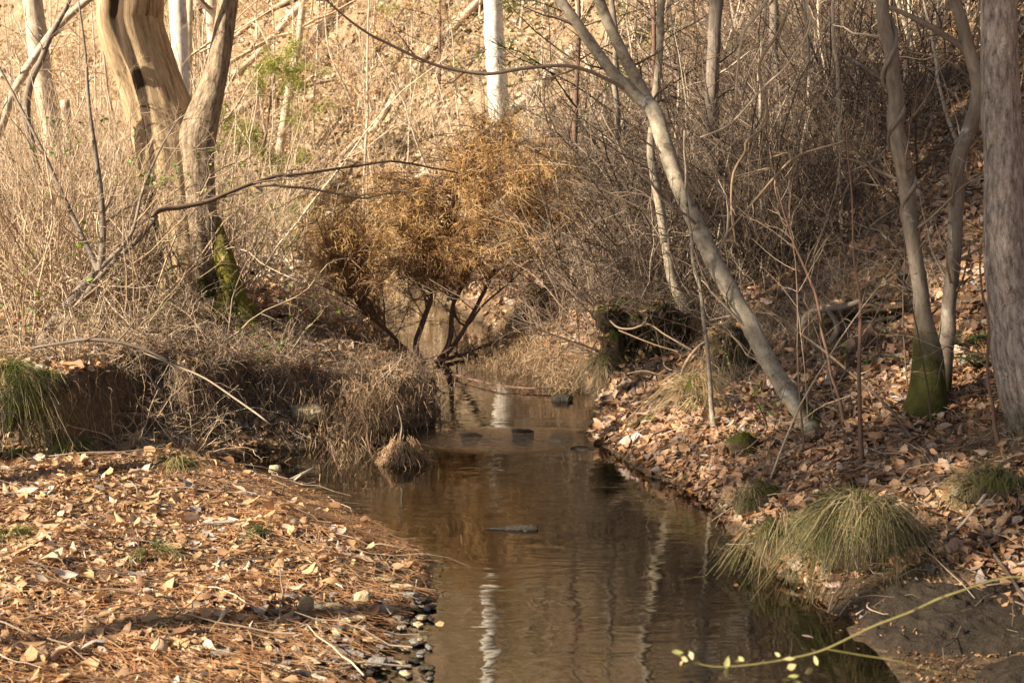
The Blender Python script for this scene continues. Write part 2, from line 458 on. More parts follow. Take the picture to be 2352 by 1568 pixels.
M['bark_big'] = bark_mat('fissured_grey_bark', [(.36, (.07, .055, .048)), (.47, (.22, .175, .15)), (.58, (.36, .3, .26)), (.7, (.58, .5, .44))], 48, .3, (.6, .54, .48), .62, bs=.8, bd=.01)
M['bark_white'] = bark_mat('white_bark', [(.3, (.42, .37, .31)), (.5, (.68, .63, .56)), (.75, (.84, .8, .74))], 16, .7, bs=.4, bd=.01, blotch=((.36, .3, .23), 7, .9, .57))
M['bark_far'] = bark_mat('pale_far_bark', [(.33, (.24, .18, .13)), (.5, (.48, .39, .29)), (.7, (.66, .57, .46))], 24, .35, bs=.7, bd=.01)
M['bark_cedar'] = bark_mat('dead_cedar_bark', [(.3, (.09, .05, .035)), (.6, (.2, .12, .085)), (.8, (.32, .22, .16))], 40, .12, bd=.006)

def wood_mat():
    t = NT('bare_weathered_wood')
    v = t.attr('tc').outputs['Vector']
    a = t.noise(v, 34, 8, .75, (1, 1, .13)); b = t.noise(v, 6, 6, .7, (1, 1, .5))
    h = t.math('ADD', t.math('MULTIPLY', a, .6), t.math('MULTIPLY', b, .4))
    c = t.ramp(h, [(.36, (.09, .055, .035)), (.45, (.38, .26, .15)), (.55, (.58, .42, .25)), (.72, (.66, .51, .33))])
    rot = t.attr('rnd').outputs['Fac']       # rotten heartwood in the long split, plus shade painted left of it
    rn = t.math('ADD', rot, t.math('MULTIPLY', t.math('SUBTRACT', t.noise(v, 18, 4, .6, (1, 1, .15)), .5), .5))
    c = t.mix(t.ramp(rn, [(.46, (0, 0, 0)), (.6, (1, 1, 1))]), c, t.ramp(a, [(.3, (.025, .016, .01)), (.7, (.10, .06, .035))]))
    ms = t.attr('moss').outputs['Fac']
    mk = t.ramp(t.math('ADD', ms, t.math('MULTIPLY', t.math('SUBTRACT', t.noise(v, 22, 4), .5), 1.0)), [(.42, (0, 0, 0)), (.6, (1, 1, 1))])
    c = t.mix(mk, c, t.mix(t.noise(v, 80, 2), (.06, .06, .01), (.24, .21, .025)))
    return t.done(t.principled(c, .75, h, 1.0, .045, .2))
M['wood'] = wood_mat()

def ground_mat():
    t = NT('forest_soil')
    g = t.n('NewGeometry').outputs['Position']
    n1 = t.noise(g, 3, 6); n3 = t.noise(g, 28, 6, .7)
    c = t.ramp(t.math('ADD', t.math('MULTIPLY', n1, .4), t.math('MULTIPLY', n3, .6)), [(.3, (.06, .038, .022)), (.5, (.16, .105, .06)), (.7, (.30, .20, .115))])
    sp = t.n('SeparateXYZ', {0: g})
    wet = t.n('MapRange', {0: sp.outputs[2], 1: .015, 2: .1, 3: 1, 4: 0}).outputs[0]
    wet = t.math('MULTIPLY', wet, 1.0)
    bedc = t.ramp(t.math('ADD', t.math('MULTIPLY', n3, .5), t.math('MULTIPLY', t.noise(g, 9, 5), .5)), [(.3, (.11, .075, .04)), (.5, (.24, .195, .10)), (.7, (.42, .355, .2))])
    under = t.n('MapRange', {0: sp.outputs[2], 1: -.03, 2: -.004, 3: 0, 4: 1}).outputs[0]
    bedc = t.mix(under, bedc, t.ramp(n3, [(.35, (.03, .02, .012)), (.65, (.11, .075, .045))]))
    c = t.mix(wet, c, bedc)
    rgh = t.n('MapRange', {0: wet, 1: 0, 2: 1, 3: .95, 4: .42}).outputs[0]
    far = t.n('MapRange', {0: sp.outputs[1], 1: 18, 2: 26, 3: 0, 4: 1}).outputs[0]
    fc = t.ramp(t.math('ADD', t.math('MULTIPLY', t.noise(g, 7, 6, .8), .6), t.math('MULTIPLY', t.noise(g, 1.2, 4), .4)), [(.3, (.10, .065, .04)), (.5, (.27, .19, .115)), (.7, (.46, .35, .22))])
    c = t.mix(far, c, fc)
    bs = t.principled(c, rgh, n3, .8, .03, .2)
    return t.done(bs)
M['ground'] = ground_mat()

def water_mat():
    t = NT('creek_water')
    g = t.n('NewGeometry').outputs['Position']
    wp = t.n('VectorMath', {0: g, 1: t.n('VectorMath', {0: t.n('TexNoise', {'Vector': g, 'Scale': 2.2}).outputs[1], 3: .22}, operation='SCALE').outputs[0]}, operation='ADD').outputs[0]
    a = t.noise(wp, 5.5, 2, .5, (.55, 2.2, 1)); b = t.noise(wp, 13, 2, .5, (.6, 2.0, 1)); c0 = t.noise(g, 1.6, 2, .5)
    # the riffle where the creek runs over stones
    rf = t.n('TexGradient', {0: t.n('Mapping', {0: g, 1: (0, -9.15 / .5, 0), 3: (1 / .8, 1 / .5, 1)}).outputs[0]}, gradient_type='SPHERICAL').outputs[1]
    rn = t.math('MULTIPLY', t.noise(g, 11, 3, .6, (.8, 1.8, 1)), t.math('MULTIPLY', rf, 15.0))
    am = t.math('MULTIPLY', t.ramp(t.noise(g, 1.3, 3), [(.35, (.15, .15, .15)), (.65, (1.3, 1.3, 1.3))]), 1.0)
    h = t.math('ADD', t.math('MULTIPLY', am, t.math('ADD', t.math('MULTIPLY', a, .8), t.math('MULTIPLY', b, .4))), t.math('ADD', t.math('MULTIPLY', c0, 1.2), rn))
    nm = t.n('Bump', {'Height': h, 'Strength': .6, 'Distance': .0042}).outputs[0]
    fr = t.n('Fresnel', {'IOR': 1.7, 'Normal': nm}).outputs[0]
    fr = t.math('ADD', t.math('MULTIPLY', fr, 1.0), .05)
    gl = t.n('BsdfGlossy', {'Color': (1, .98, .94, 1), 'Roughness': .03, 'Normal': nm}).outputs[0]
    tr = t.n('BsdfTransparent', {'Color': (.5, .44, .28, 1)}).outputs[0]
    return t.done(t.n('MixShader', {0: fr, 1: tr, 2: gl}).outputs[0])
M['water'] = water_mat()

def stone_mat(name, stops, wet=.6, sc=14, spec=.25, mossc=(.045, .046, .009)):
    t = NT(name)
    g = t.n('NewGeometry').outputs['Position']
    a = t.noise(g, sc, 6, .65); b = t.noise(g, sc * 5, 4, .7)
    oi = t.n('ObjectInfo').outputs['Random']
    f = t.math('ADD', t.math('MULTIPLY', t.math('ADD', t.math('MULTIPLY', a, .6), t.math('MULTIPLY', b, .4)), .75), t.math('MULTIPLY', oi, .25))
    c = t.ramp(f, stops)
    ms = t.attr('moss').outputs['Fac']
    mk = t.ramp(t.math('ADD', ms, t.math('MULTIPLY', t.math('SUBTRACT', t.noise(g, 20, 4), .5), .9)), [(.42, (0, 0, 0)), (.6, (1, 1, 1))])
    c = t.mix(mk, c, t.mix(t.noise(g, 70, 2), tuple(x * .5 for x in mossc), tuple(x * 1.8 for x in mossc)))
    return t.done(t.principled(c, wet, t.math('ADD', a, t.math('MULTIPLY', b, .6)), 1.0, .02, spec))
M['stone_tan'] = stone_mat('tan_stone', [(.3, (.24, .18, .10)), (.5, (.42, .33, .2)), (.7, (.58, .48, .31))], .7)
M['stone_grey'] = stone_mat('grey_stone', [(.3, (.12, .11, .1)), (.5, (.24, .22, .2)), (.7, (.40, .38, .33))], .55)
M['stone_dark'] = stone_mat('wet_dark_stone', [(.3, (.018, .015, .012)), (.5, (.05, .042, .032)), (.7, (.10, .08, .058))], .5, 14, .12)
M['stone_wet'] = stone_mat('wet_brown_rock', [(.3, (.014, .01, .007)), (.5, (.04, .029, .019)), (.7, (.09, .064, .04))], .55, 26, .2)
M['sod'] = stone_mat('mossy_soil', [(.3, (.035, .024, .015)), (.5, (.09, .06, .035)), (.7, (.18, .12, .07))], .95, 18)
M['sodsun'] = stone_mat('grassy_soil', [(.3, (.06, .04, .024)), (.5, (.15, .105, .06)), (.7, (.28, .2, .11))], .95, 18, .2, (.07, .07, .02))
M['briar'] = bark_mat('green_briar_stem', [(.3, (.11, .10, .035)), (.6, (.22, .18, .07)), (.8, (.32, .2, .1))], 40, .3, bs=.2, bd=.002)
EXPOSURE = 1.5
PINE_DENS = .85
PINE_SPOTS = [(-8.0, 1.3, 1.0, 'tall pine beside the viewer'), (-9.8, -.5, 1.2, 'tall pine beside the viewer'), (-8.6, 3.9, 1.05, 'tall pine beside the viewer'), (-8.3, 5.6, 1.08, 'tall pine beside the viewer'), (-10.6, 3.6, 1.15, 'tall pine beside the viewer')]

M['briar_leaf'] = leaf_mat('briar_leaf', [(0, (.26, .28, .09)), (.6, (.42, .38, .17)), (1, (.55, .42, .24))], .3, .5, .25)
M['cedar_twig'] = twig_mat('dead_cedar_twig', [(0, (.16, .09, .05)), (.5, (.28, .17, .095)), (1, (.4, .26, .15))])
M['thatch'] = leaf_mat('dead_bough_foliage', [(0, (.14, .09, .05)), (.4, (.29, .19, .11)), (.8, (.44, .30, .18)), (1, (.56, .42, .27))], .2, .7, .25)

M['litter_crumb'] = leaf_mat('broken_leaf_litter', [(0, (.10, .055, .03)), (.3, (.26, .145, .075)), (.6, (.44, .26, .135)), (.85, (.54, .36, .21)), (1, (.5, .42, .34))], .1, .6, spec=.25, wet=True)
# ------------------------------------------------------------------ setting: terrain, water, world, camera
def axis(parts):
    out = []
    for a, b, st in parts: out += list(np.arange(a, b, st))
    return np.array(out + [parts[-1][1]])
def geo(a, b, st, g):
    out = [a]
    while out[-1] < b: out.append(out[-1] + st); st *= g
    return np.array(out)

xs = np.concatenate([-geo(5.6, 95, .08, 1.09)[::-1], np.arange(-5.55, 4.6, .045), geo(4.6, 95, .08, 1.09)])
ys = np.concatenate([-geo(0, 40, .6, 1.1)[::-1][:-1], np.arange(0, 3.6, .3), np.arange(3.6, 14, .045), geo(14, 160, .08, 1.035)])
XX, YY = np.meshgrid(xs, ys, indexing='ij')
ZZ = H(XX, YY)
mb = MB(); a = np.arange(XX.size).reshape(XX.shape)
mb.add(np.stack([XX, YY, ZZ], -1), np.stack([a[:-1, :-1], a[1:, :-1], a[1:, 1:], a[:-1, 1:]], -1))
tag(mb.build('ground', M['ground'], smooth=True), 'brown woodland soil of the creek banks and hillsides', 'ground', kind='structure')

yy = np.concatenate([np.arange(-30, 3, 1.0), np.arange(3, 26, .12)])
xl = np.interp(yy, LY, LX) - .35; xr = np.interp(yy, RY, RX) + .35
g = np.linspace(0, 1, 9)
wx = xl[:, None] + (xr - xl)[:, None] * g
mb = MB(); a = np.arange(wx.size).reshape(wx.shape)
mb.add(np.stack([wx, np.repeat(yy[:, None], 9, 1), np.zeros_like(wx)], -1), np.stack([a[:-1, :-1], a[:-1, 1:], a[1:, 1:], a[1:, :-1]], -1))
tag(mb.build('water', M['water'], smooth=True), 'shallow brown creek water reflecting the trees', 'water', kind='structure')

SUN = np.array([-.88 * math.cos(math.radians(30)), -.475 * math.cos(math.radians(30)), math.sin(math.radians(30))])
wd = bpy.data.worlds.new('World'); SC.world = wd; wd.use_nodes = True
nt = wd.node_tree; bg = nt.nodes['Background']
sky = nt.nodes.new('ShaderNodeTexSky'); sky.sky_type = 'NISHITA'; sky.sun_disc = False
sky.sun_elevation = math.radians(30); sky.sun_rotation = math.atan2(SUN[0], SUN[1])
nt.links.new(sky.outputs[0], bg.inputs[0]); bg.inputs[1].default_value = .05
sl = bpy.data.lights.new('sun', 'SUN'); sl.energy = 5.0; sl.angle = math.radians(.5); sl.color = (1, .91, .77)
so = bpy.data.objects.new('sun', sl); COL.objects.link(so); so.rotation_euler = Vector(SUN).to_track_quat('Z', 'Y').to_euler()
so.location = (-8, -6, 12)
cd = bpy.data.cameras.new('camera'); co = bpy.data.objects.new('camera', cd); COL.objects.link(co)
cd.sensor_width = 36; cd.lens = 36 * F / 2352; cd.clip_end = 600; cd.clip_start = .05
co.location = CAM; co.rotation_euler = (PI / 2 - PITCH, 0, 0)
cd.dof.use_dof = True; cd.dof.focus_distance = 9.0; cd.dof.aperture_fstop = 5.6
SC.camera = co
SC.view_settings.view_transform = 'Standard'; SC.view_settings.look = 'None'; SC.view_settings.gamma = 1
SC.view_settings.exposure = EXPOSURE
SC.view_settings.use_white_balance = True; SC.view_settings.white_balance_temperature = 7000; SC.view_settings.white_balance_tint = 10
SC.cycles.max_bounces = 6; SC.cycles.diffuse_bounces = 3; SC.cycles.glossy_bounces = 3; SC.cycles.transparent_max_bounces = 8
SC.cycles.use_denoising = True

# ------------------------------------------------------------------ leaf litter and other ground cover
def ground_pts(n, x0, x1, y0, y1, dens=None, zmin=.012, steep=.3):
    x = RNG.uniform(x0, x1, n); y = RNG.uniform(y0, y1, n)
    if dens is not None:
        k = RNG.random(n) < dens(x, y); x = x[k]; y = y[k]
    z = H(x, y); nr = normals(x, y)
    k = (z > zmin) & (nr[:, 2] > steep)
    return np.stack([x[k], y[k], z[k]], 1), nr[k]

def litter(name, label, cat, mat, regions, T=LT5, TF=LF5, tilt=.4):
    mb = MB()
    for (n, x0, x1, y0, y1, dens, s0, s1, lift) in regions:
        p, nr = ground_pts(n, x0, x1, y0, y1, dens, .003)
        p[:, 2] += RNG.random(len(p)) ** 2 * lift + .006
        put_leaves(mb, p, RNG.uniform(s0, s1, len(p)), nr, tilt, T, TF)
    return tag(mb.build(name, mat, smooth=True), label, cat, kind='stuff')

edgeL = lambda x, y: np.interp(y, LY, LX) - x
edgeR = lambda x, y: x - np.interp(y, RY, RX)
bar_d = lambda x, y: np.clip(.12 + 1.2 * sstep(.15, .75, edgeL(x, y)) * (.45 + .6 * sstep(-.35, .2, n2(x, y, 2.2, 21))) * (.4 + .6 * sstep(4.6, 5.6, y)), 0, 1)
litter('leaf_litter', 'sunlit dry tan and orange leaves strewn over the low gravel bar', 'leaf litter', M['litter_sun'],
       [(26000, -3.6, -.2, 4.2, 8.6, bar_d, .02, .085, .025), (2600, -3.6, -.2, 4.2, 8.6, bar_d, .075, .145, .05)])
bank_d = lambda x, y: (edgeL(x, y) > 0) * sstep(-.5, .3, n2(x, y, 1.4, 22))
litter('leaf_litter', 'dry leaves among grass on top of the undercut left bank', 'leaf litter', M['litter_sun'],
       [(16000, -5.5, -.4, 8.2, 13.5, bank_d, .06, .14, .04), (9000, -9, -.8, 13, 24, lambda x, y: edgeL(x, y) > .1, .1, .2, .04)], tilt=.45)
right_d = lambda x, y: (edgeR(x, y) > 0) * np.clip(.25 + sstep(-.5, .1, n2(x, y, 1.2, 23)), 0, 1) * np.where(y < 5.6, sstep(.45, .7, edgeR(x, y)), 1)
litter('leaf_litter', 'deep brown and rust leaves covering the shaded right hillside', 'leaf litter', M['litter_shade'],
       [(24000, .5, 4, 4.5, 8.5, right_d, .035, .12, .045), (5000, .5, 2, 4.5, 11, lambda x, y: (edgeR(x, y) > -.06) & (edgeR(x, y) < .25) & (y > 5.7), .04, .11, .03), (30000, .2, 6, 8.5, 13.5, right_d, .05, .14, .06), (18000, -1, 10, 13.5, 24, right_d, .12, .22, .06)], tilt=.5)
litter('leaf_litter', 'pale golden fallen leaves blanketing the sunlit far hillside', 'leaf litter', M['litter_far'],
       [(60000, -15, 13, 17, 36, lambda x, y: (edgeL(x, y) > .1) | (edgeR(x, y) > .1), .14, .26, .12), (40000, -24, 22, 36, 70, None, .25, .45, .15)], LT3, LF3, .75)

# pine needles on the bar
def needles(n, x0, x1, y0, y1, dens, L0, L1, w, yaw=None, lift=.03):
    p, nr = ground_pts(n, x0, x1, y0, y1, dens)
    N = len(p); th = RNG.uniform(0, PI, N) if yaw is None else yaw + RNG.normal(size=N) * .5
    L = RNG.uniform(L0, L1, N)
    d = np.stack([np.cos(th), np.sin(th), RNG.normal(size=N) * .1], 1)
    d -= nr * (d * nr).sum(1, keepdims=True) * .9
    side = np.cross(d, nr); side /= np.linalg.norm(side, axis=1, keepdims=True)
    t = np.linspace(-.5, .5, 3)
    pts = p[:, None] + d[:, None] * (t[None, :, None] * L[:, None, None]) + side[:, None] * ((t ** 2)[None, :, None] * (RNG.normal(size=N) * .25 * L)[:, None, None])
    pts[:, :, 2] = np.maximum(pts[:, :, 2], H(pts[:, :, 0], pts[:, :, 1])) + (RNG.random(N) * lift + .006)[:, None]
    return pts, np.tile(np.array([w, w, w * .7]), (N, 1)), side
mb = MB()
grav = lambda x, y: 1 - .75 * ((x > -1.15) & (y < 6.15))
nd = lambda x, y: grav(x, y) * np.exp(-((edgeL(x, y) - .35) / .4) ** 2) * sstep(-.5, .3, n2(x, y, 2.5, 31)) + .25 * (y < 5.6)
mb.ribbons(*needles(26000, -2.6, -.2, 4.2, 8.4, nd, .1, .2, .0035, 2.6))
mb.ribbons(*needles(9000, -3, -.2, 4.2, 8.4, grav, .08, .2, .003))
tag(mb.build('pine_straw', M['straw']), 'reddish pine needles matted along the edge of the gravel bar', 'pine needles', kind='stuff')

def blades(pts, L, w, lean, droop, up=1.0, yaw=None, K=4):
    """arching grass blades"""
    N = len(pts); th = RNG.uniform(0, 2 * PI, N) if yaw is None else yaw
    t = np.linspace(0, 1, K)
    hx = np.stack([np.cos(th), np.sin(th)], 1)
    ln = lean * RNG.uniform(.3, 1.3, N); dr = droop * RNG.uniform(.5, 1.3, N)
    horiz = (ln[:, None] * t + dr[:, None] * .5 * t ** 2) * L[:, None]
    z = (up * t - dr[:, None] * t ** 2.2) * L[:, None]
    q = np.concatenate([pts[:, None, :2] + hx[:, None] * horiz[..., None], (pts[:, 2:3] + z)[..., None]], -1)
    sd = np.stack([-np.sin(th), np.cos(th), np.zeros(N)], 1) + RNG.normal(size=(N, 3)) * .5
    sd /= np.linalg.norm(sd, axis=1, keepdims=True)
    wd_ = w * RNG.uniform(.6, 1.3, N)[:, None] * np.linspace(1, .25, K)[None]
    return q, wd_, sd

# dead grass thatch on and over the left bank
mb = MB()
thatch = lambda x, y: (edgeL(x, y) > -.05) * sstep(-.25, .35, n2(x, y, 1.7, 41)) * np.clip(1.6 - (y - 8) * .3, .15, 1)
p, nr = ground_pts(9000, -4.6, -.5, 7.9, 12, thatch, steep=0)
mb.ribbons(*blades(p, RNG.uniform(.08, .28, len(p)), .0045, .5, .9, .8))
p, nr = ground_pts(1900, -4.5, -.6, 7.9, 10.4, lambda x, y: (edgeL(x, y) > 0) * (normals(x, y)[:, 2] < .75) * sstep(-.2, .4, n2(x, y, 3, 44)), steep=0)
p[:, 2] += .03
q, w_, s_ = blades(p, RNG.uniform(.06, .4, len(p)), .0045, .5, 1.7, .55, yaw=-PI / 2 + RNG.normal(size=len(p)) * 1.1)
q[:, 1:] += RNG.normal(size=(len(p), 3, 3)) * .015
mb.ribbons(q, w_, s_)
tag(mb.build('dead_grass', M['dry_grass']), 'straw coloured dead grass hanging over the left bank', 'grass', kind='stuff')
mb = MB()
gd = lambda x, y: (edgeL(x, y) > .05) * sstep(.25, .6, n2(x, y, 1.3, 42))
p, nr = ground_pts(6000, -4.6, -.6, 7.9, 11, gd, steep=.2)
mb.ribbons(*blades(p, RNG.uniform(.05, .16, len(p)), .004, .5, .5, .9))
p, nr = ground_pts(5000, -3.3, -.9, 4.6, 8.2, lambda x, y: sstep(.35, .6, n2(x, y, 1.5, 43)) * (edgeL(x, y) > .4), steep=.2)
mb.ribbons(*blades(p, RNG.uniform(.04, .13, len(p)), .004, .6, .5, .8))
tag(mb.build('short_grass', M['green_grass']), 'short green and straw grass blades growing between the leaves', 'grass', kind='stuff')
# fine debris on the right slope: needles and twigs
mb = MB()
mb.ribbons(*needles(7000, .5, 4, 5.6, 12, lambda x, y: (edgeR(x, y) > .02) * 1.0, .05, .16, .003, lift=.05))
tag(mb.build('pine_straw', M['straw']), 'pine needles and twig bits scattered over the shaded right bank', 'pine needles', kind='stuff')
# moss sheets of short tufts on the right bank
def moss_patch(px, py, rx, ry, label, n=1400, L=(.012, .03), mat='mossblade'):
    c = G(px, py)
    a = RNG.uniform(0, 2 * PI, n); r = np.sqrt(RNG.random(n))
    x = c[0] + np.cos(a) * r * rx; y = c[1] + np.sin(a) * r * ry
    p = np.stack([x, y, H(x, y)], 1)
    e = sstep(1.0, .5, r + .5 * n2(x, y, 6, int(px))) > RNG.random(n) * .8
    p = p[e]
    mb = MB().ribbons(*blades(p, RNG.uniform(L[0], L[1], len(p)), .007, .6, .2, 1.0, K=3))
    o = mb.build('moss_patch', M[mat], loc=c)
    return tag(o, label, 'moss')
moss_patch(1480, 965, .12, .2, 'moss patch on the small leafy point jutting into the creek', 1500)
moss_patch(1840, 860, .2, .45, 'moss sheet on the slope just behind the leaning grey trunk', 2600)
moss_patch(2080, 330, .5, .5, 'high moss patch on the hillside beside the vine-wrapped trunk', 1600, (.03, .06))
moss_patch(2220, 180, .5, .4, 'moss patch by the fallen log high on the right slope', 1200, (.03, .06))
moss_patch(20, 1385, .12, .1, 'small bright moss patch at the left edge of the gravel bar', 700)
moss_patch(1700, 1130, .1, .14, 'dark moss patch on the bank left of the big grass tussock', 900)

# crumbs of leaf and twig between the leaves
mb = MB()
for (n, x0, x1, y0, y1, dn) in ((60000, -3.6, -.15, 4.2, 8.8, lambda x, y: (edgeL(x, y) > -.02) * grav(x, y)), (34000, .5, 4, 4.5, 10, lambda x, y: (edgeR(x, y) > -.03) * 1.0), (9000, -1.6, 1.4, 4.2, 8.6, lambda x, y: .8 * np.exp(-np.minimum(np.abs(edgeL(x, y)), np.abs(edgeR(x, y))) / .12) + .05), (9000, -4.5, -.5, 8, 11, lambda x, y: (edgeL(x, y) > -.05) * 1.0)):
    p, nr = ground_pts(n, x0, x1, y0, y1, dn, zmin=-.09)
    p[:, 2] += RNG.random(len(p)) * .015 + .003
    put_leaves(mb, p, RNG.uniform(.012, .038, len(p)), nr, .35, LT3, LF3)
tag(mb.build('leaf_litter', M['litter_crumb'], smooth=True), 'small brown crumbs of broken leaves between the whole leaves on both banks', 'leaf litter', kind='stuff')
mb = MB()
for (n, x0, x1, y0, y1, dn) in ((420, -3.6, -.2, 4.2, 9, lambda x, y: (edgeL(x, y) > 0) * 1.0), (900, .6, 5, 4.6, 12, lambda x, y: (edgeR(x, y) > 0) * 1.0), (500, -5, -.6, 8, 12, lambda x, y: (edgeL(x, y) > 0) * 1.0)):
    p, nr = ground_pts(n, x0, x1, y0, y1, dn)
    N = len(p); th = RNG.uniform(0, 2 * PI, N); L = RNG.uniform(.12, .6, N)
    t = np.linspace(-.5, .5, 6)
    q = p[:, None] + np.stack([np.cos(th), np.sin(th), 0 * th], 1)[:, None] * (t[None, :, None] * L[:, None, None]) + np.cumsum(RNG.normal(size=(N, 6, 3)) * .012, 1)
    q[..., 2] = H(q[..., 0].ravel(), q[..., 1].ravel()).reshape(N, 6) + RNG.uniform(.015, .06, (N, 1)) + RNG.normal(size=(N, 6)) * .008
    mb.tubes(q, np.linspace(1, .4, 6)[None] * RNG.uniform(.0015, .0045, (N, 1)), 4)
tag(mb.build('twig_litter', M['twig_grey']), 'small fallen twigs lying over the leaves of both banks', 'twigs', kind='stuff')
# ------------------------------------------------------------------ trees of the foreground and middle ground
SP_TREE = [dict(K=12, wob=.03, up=.02, n=(9, 13), ang=.9, len=.35, rr=.4, t0=.3, tip=.2, rmin=.004),
           dict(K=8, wob=.12, up=.03, n=(5, 9), ang=.8, len=.45, rr=.45, tip=.2, rmin=.002),
           dict(K=6, wob=.2, up=.02, n=(2, 5), ang=.7, len=.5, rr=.6, rmin=.0015),
           dict(K=5, wob=.25, up=.0, n=(0, 0), ang=.7, len=.5, rr=.6)]

def top_out(pts, rad, L, spec=SP_TREE, side_up=.3):
    """what the trunk does above the picture: it goes on, branches and ends in bare twigs"""
    out = []
    d = pts[-1] - pts[-3]
    grow(out, pts[-1], d, L, rad[-1], spec, 0)
    return out

def pole_tree(name, label, cat, pix, depth, mat, twig='twig_grey', sides=14, limbs=(), top=6.0, group=None, moss=None, n=40, low_twigs=0, spec=SP_TREE, rough=.05, tspec=None, flare=.4):
    """pix runs from the base up"""
    pts, rad = pixpath(pix, depth, n)
    b = pts[0]; rad = rad * (1 + rough * vnoise(pts * 5))
    wv = .03 * np.clip(.02 / rad, 0, 1)[:, None] * np.stack([vnoise(pts * 3.1 + 7), 0 * rad, .3 * vnoise(pts * 3 + 3)], 1) + .012 * np.stack([vnoise(pts * 8 + 2), 0 * rad, 0 * rad], 1)
    pts = pts + wv * np.linspace(0, 1, len(pts))[:, None] ** .3
    if flare: rad = rad * (1 + flare * np.exp(-np.linalg.norm(pts - b, axis=1) / .12))
    root = thing(name, b, label, cat, group)
    ou = top_out(pts, rad, top, spec) if top else []
    trunk = MB()
    P0, R0 = pts, rad
    if ou: P0 = np.concatenate([pts, ou[0][1][1:]]); R0 = np.concatenate([rad, ou[0][2][1:]])
    trunk.tubes(P0, R0, sides, rnd=.5, moss=moss, radfn=lambda th, L: 1 + .05 * np.sin(th * 3 + L * 9) + .03 * np.sin(th * 5 - L * 23))
    trunk.build('trunk', M[mat], root, smooth=True)
    for lp in limbs:
        q, r = pixpath(lp[0], lp[1], 26)
        lo = top_out(q, r, lp[2], spec) if lp[2] else []
        lm = MB()
        if lo: q = np.concatenate([q, lo[0][1][1:]]); r = np.concatenate([r, lo[0][2][1:]])
        lm.tubes(q, r, max(8, sides - 4), rnd=.5, moss=0.0)
        lm.build('limb', M[lp[3] if len(lp) > 3 else mat], root, smooth=True)
        ou += lo[1:]
        if low_twigs: sprout(ou, q, r, [dict(spec[1], n=(low_twigs // 2, low_twigs), rr=.25)] + spec[2:], 0, 1.2, .05)
    if low_twigs: sprout(ou, pts, rad, [dict((tspec or spec)[1], n=(low_twigs, low_twigs + 4), rr=.22)] + (tspec or spec)[2:], 0, 1.6, .25)
    tw = [o for o in ou if not (o[0] == 0 and o[1] is (ou[0][1] if ou else None) and top)]
    tw = [o for o in tw if len(o[1]) < 11] if top else tw
    if tw: emit(MB(), tw, (5, 4, 3, 3)).build('crown', M[twig], root)
    return root

# --- the big split trunk on the left bank
b = G(480, 738); D0 = b[1]
root = thing('split_tree', b, 'big split grey and tan tree on the left bank, half of it bare barkless wood', 'tree')
pix = [(486, 760, 205), (480, 735, 192), (450, 650, 168), (412, 467, 148), (392, 334, 158), (347, 200, 142), (303, 67, 150), (300, 0, 150), (296, -200, 140), (290, -600, 110), (300, -1000, 70)]
pts, rad = pixpath(pix, D0 + .1, 120)
mb = MB()
def bole(th, L):
    tg = np.interp(L, [0, .18, .35, .5, .62, 1], [3.6, 3.85, 4.15, 4.6, 4.6, 4.5])
    d = np.angle(np.exp(1j * (th - tg)))
    return 1 - .38 * np.exp(-(d / .24) ** 2) + .06 * np.cos(2 * d) + .015 * np.sin(th * 4 + L * 8) + .02 * np.sin(th * 9 + 3 * np.sin(L * 17)) + .012 * np.sin(th * 17 + 5 * np.sin(L * 9)) + .18 * np.exp(-L / .02) * np.abs(np.sin(th * 2.5))
def mossA(v, th):
    x, z = v[..., 0] - b[0], v[..., 2] - b[2]
    return 1.25 * sstep(.0, .16, x) * sstep(.62, .12, z + .1 * np.sin(v[..., 1] * 30)) + .6 * sstep(.15, 0, z)
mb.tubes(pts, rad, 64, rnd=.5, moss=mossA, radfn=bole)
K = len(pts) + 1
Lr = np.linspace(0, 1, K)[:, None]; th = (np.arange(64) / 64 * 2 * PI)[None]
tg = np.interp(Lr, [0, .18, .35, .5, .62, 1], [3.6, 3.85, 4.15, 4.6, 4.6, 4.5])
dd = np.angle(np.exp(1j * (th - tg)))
mb.r[-1] = (np.exp(-((dd + .1) / .4) ** 2) * .95 + .8 * np.exp(-((dd + .62) / .42) ** 2) * sstep(.36, .26, Lr) + .5 * np.exp(-((dd - 1.15) / .2) ** 2) + .55 * sstep(.55, .66, Lr) * sstep(.2, .5, np.sin(th - .6))).reshape(-1)  # rot stripes, and low left of the split the bulge's shadow painted dark
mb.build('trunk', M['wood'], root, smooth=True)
lp = [(478, 735, 80), (470, 640, 72), (462, 480, 66), (456, 380, 70), (456, 310, 82), (474, 245, 70), (494, 180, 54), (508, 110, 48), (518, 40, 45), (530, -60, 42), (560, -400, 34), (600, -800, 20)]
q, r = pixpath(lp, D0 - .06, 90)
def mossB(v, th):
    z = v[..., 2]; zc = P(460, 265, D0)[2]
    return .72 * np.exp(-((z - zc) / .2) ** 2) * (.5 - .5 * np.cos(th + .6)) + .9 * sstep(.75, .2, z - b[2]) * (np.cos(th) > -.4)
MB().tubes(q, r, 28, rnd=.5, moss=mossB, radfn=lambda th, L: 1 + .06 * np.sin(th * 3 + L * 12) + .04 * np.sin(th * 7)).build('limb', M['bark_ridge'], root, smooth=True)
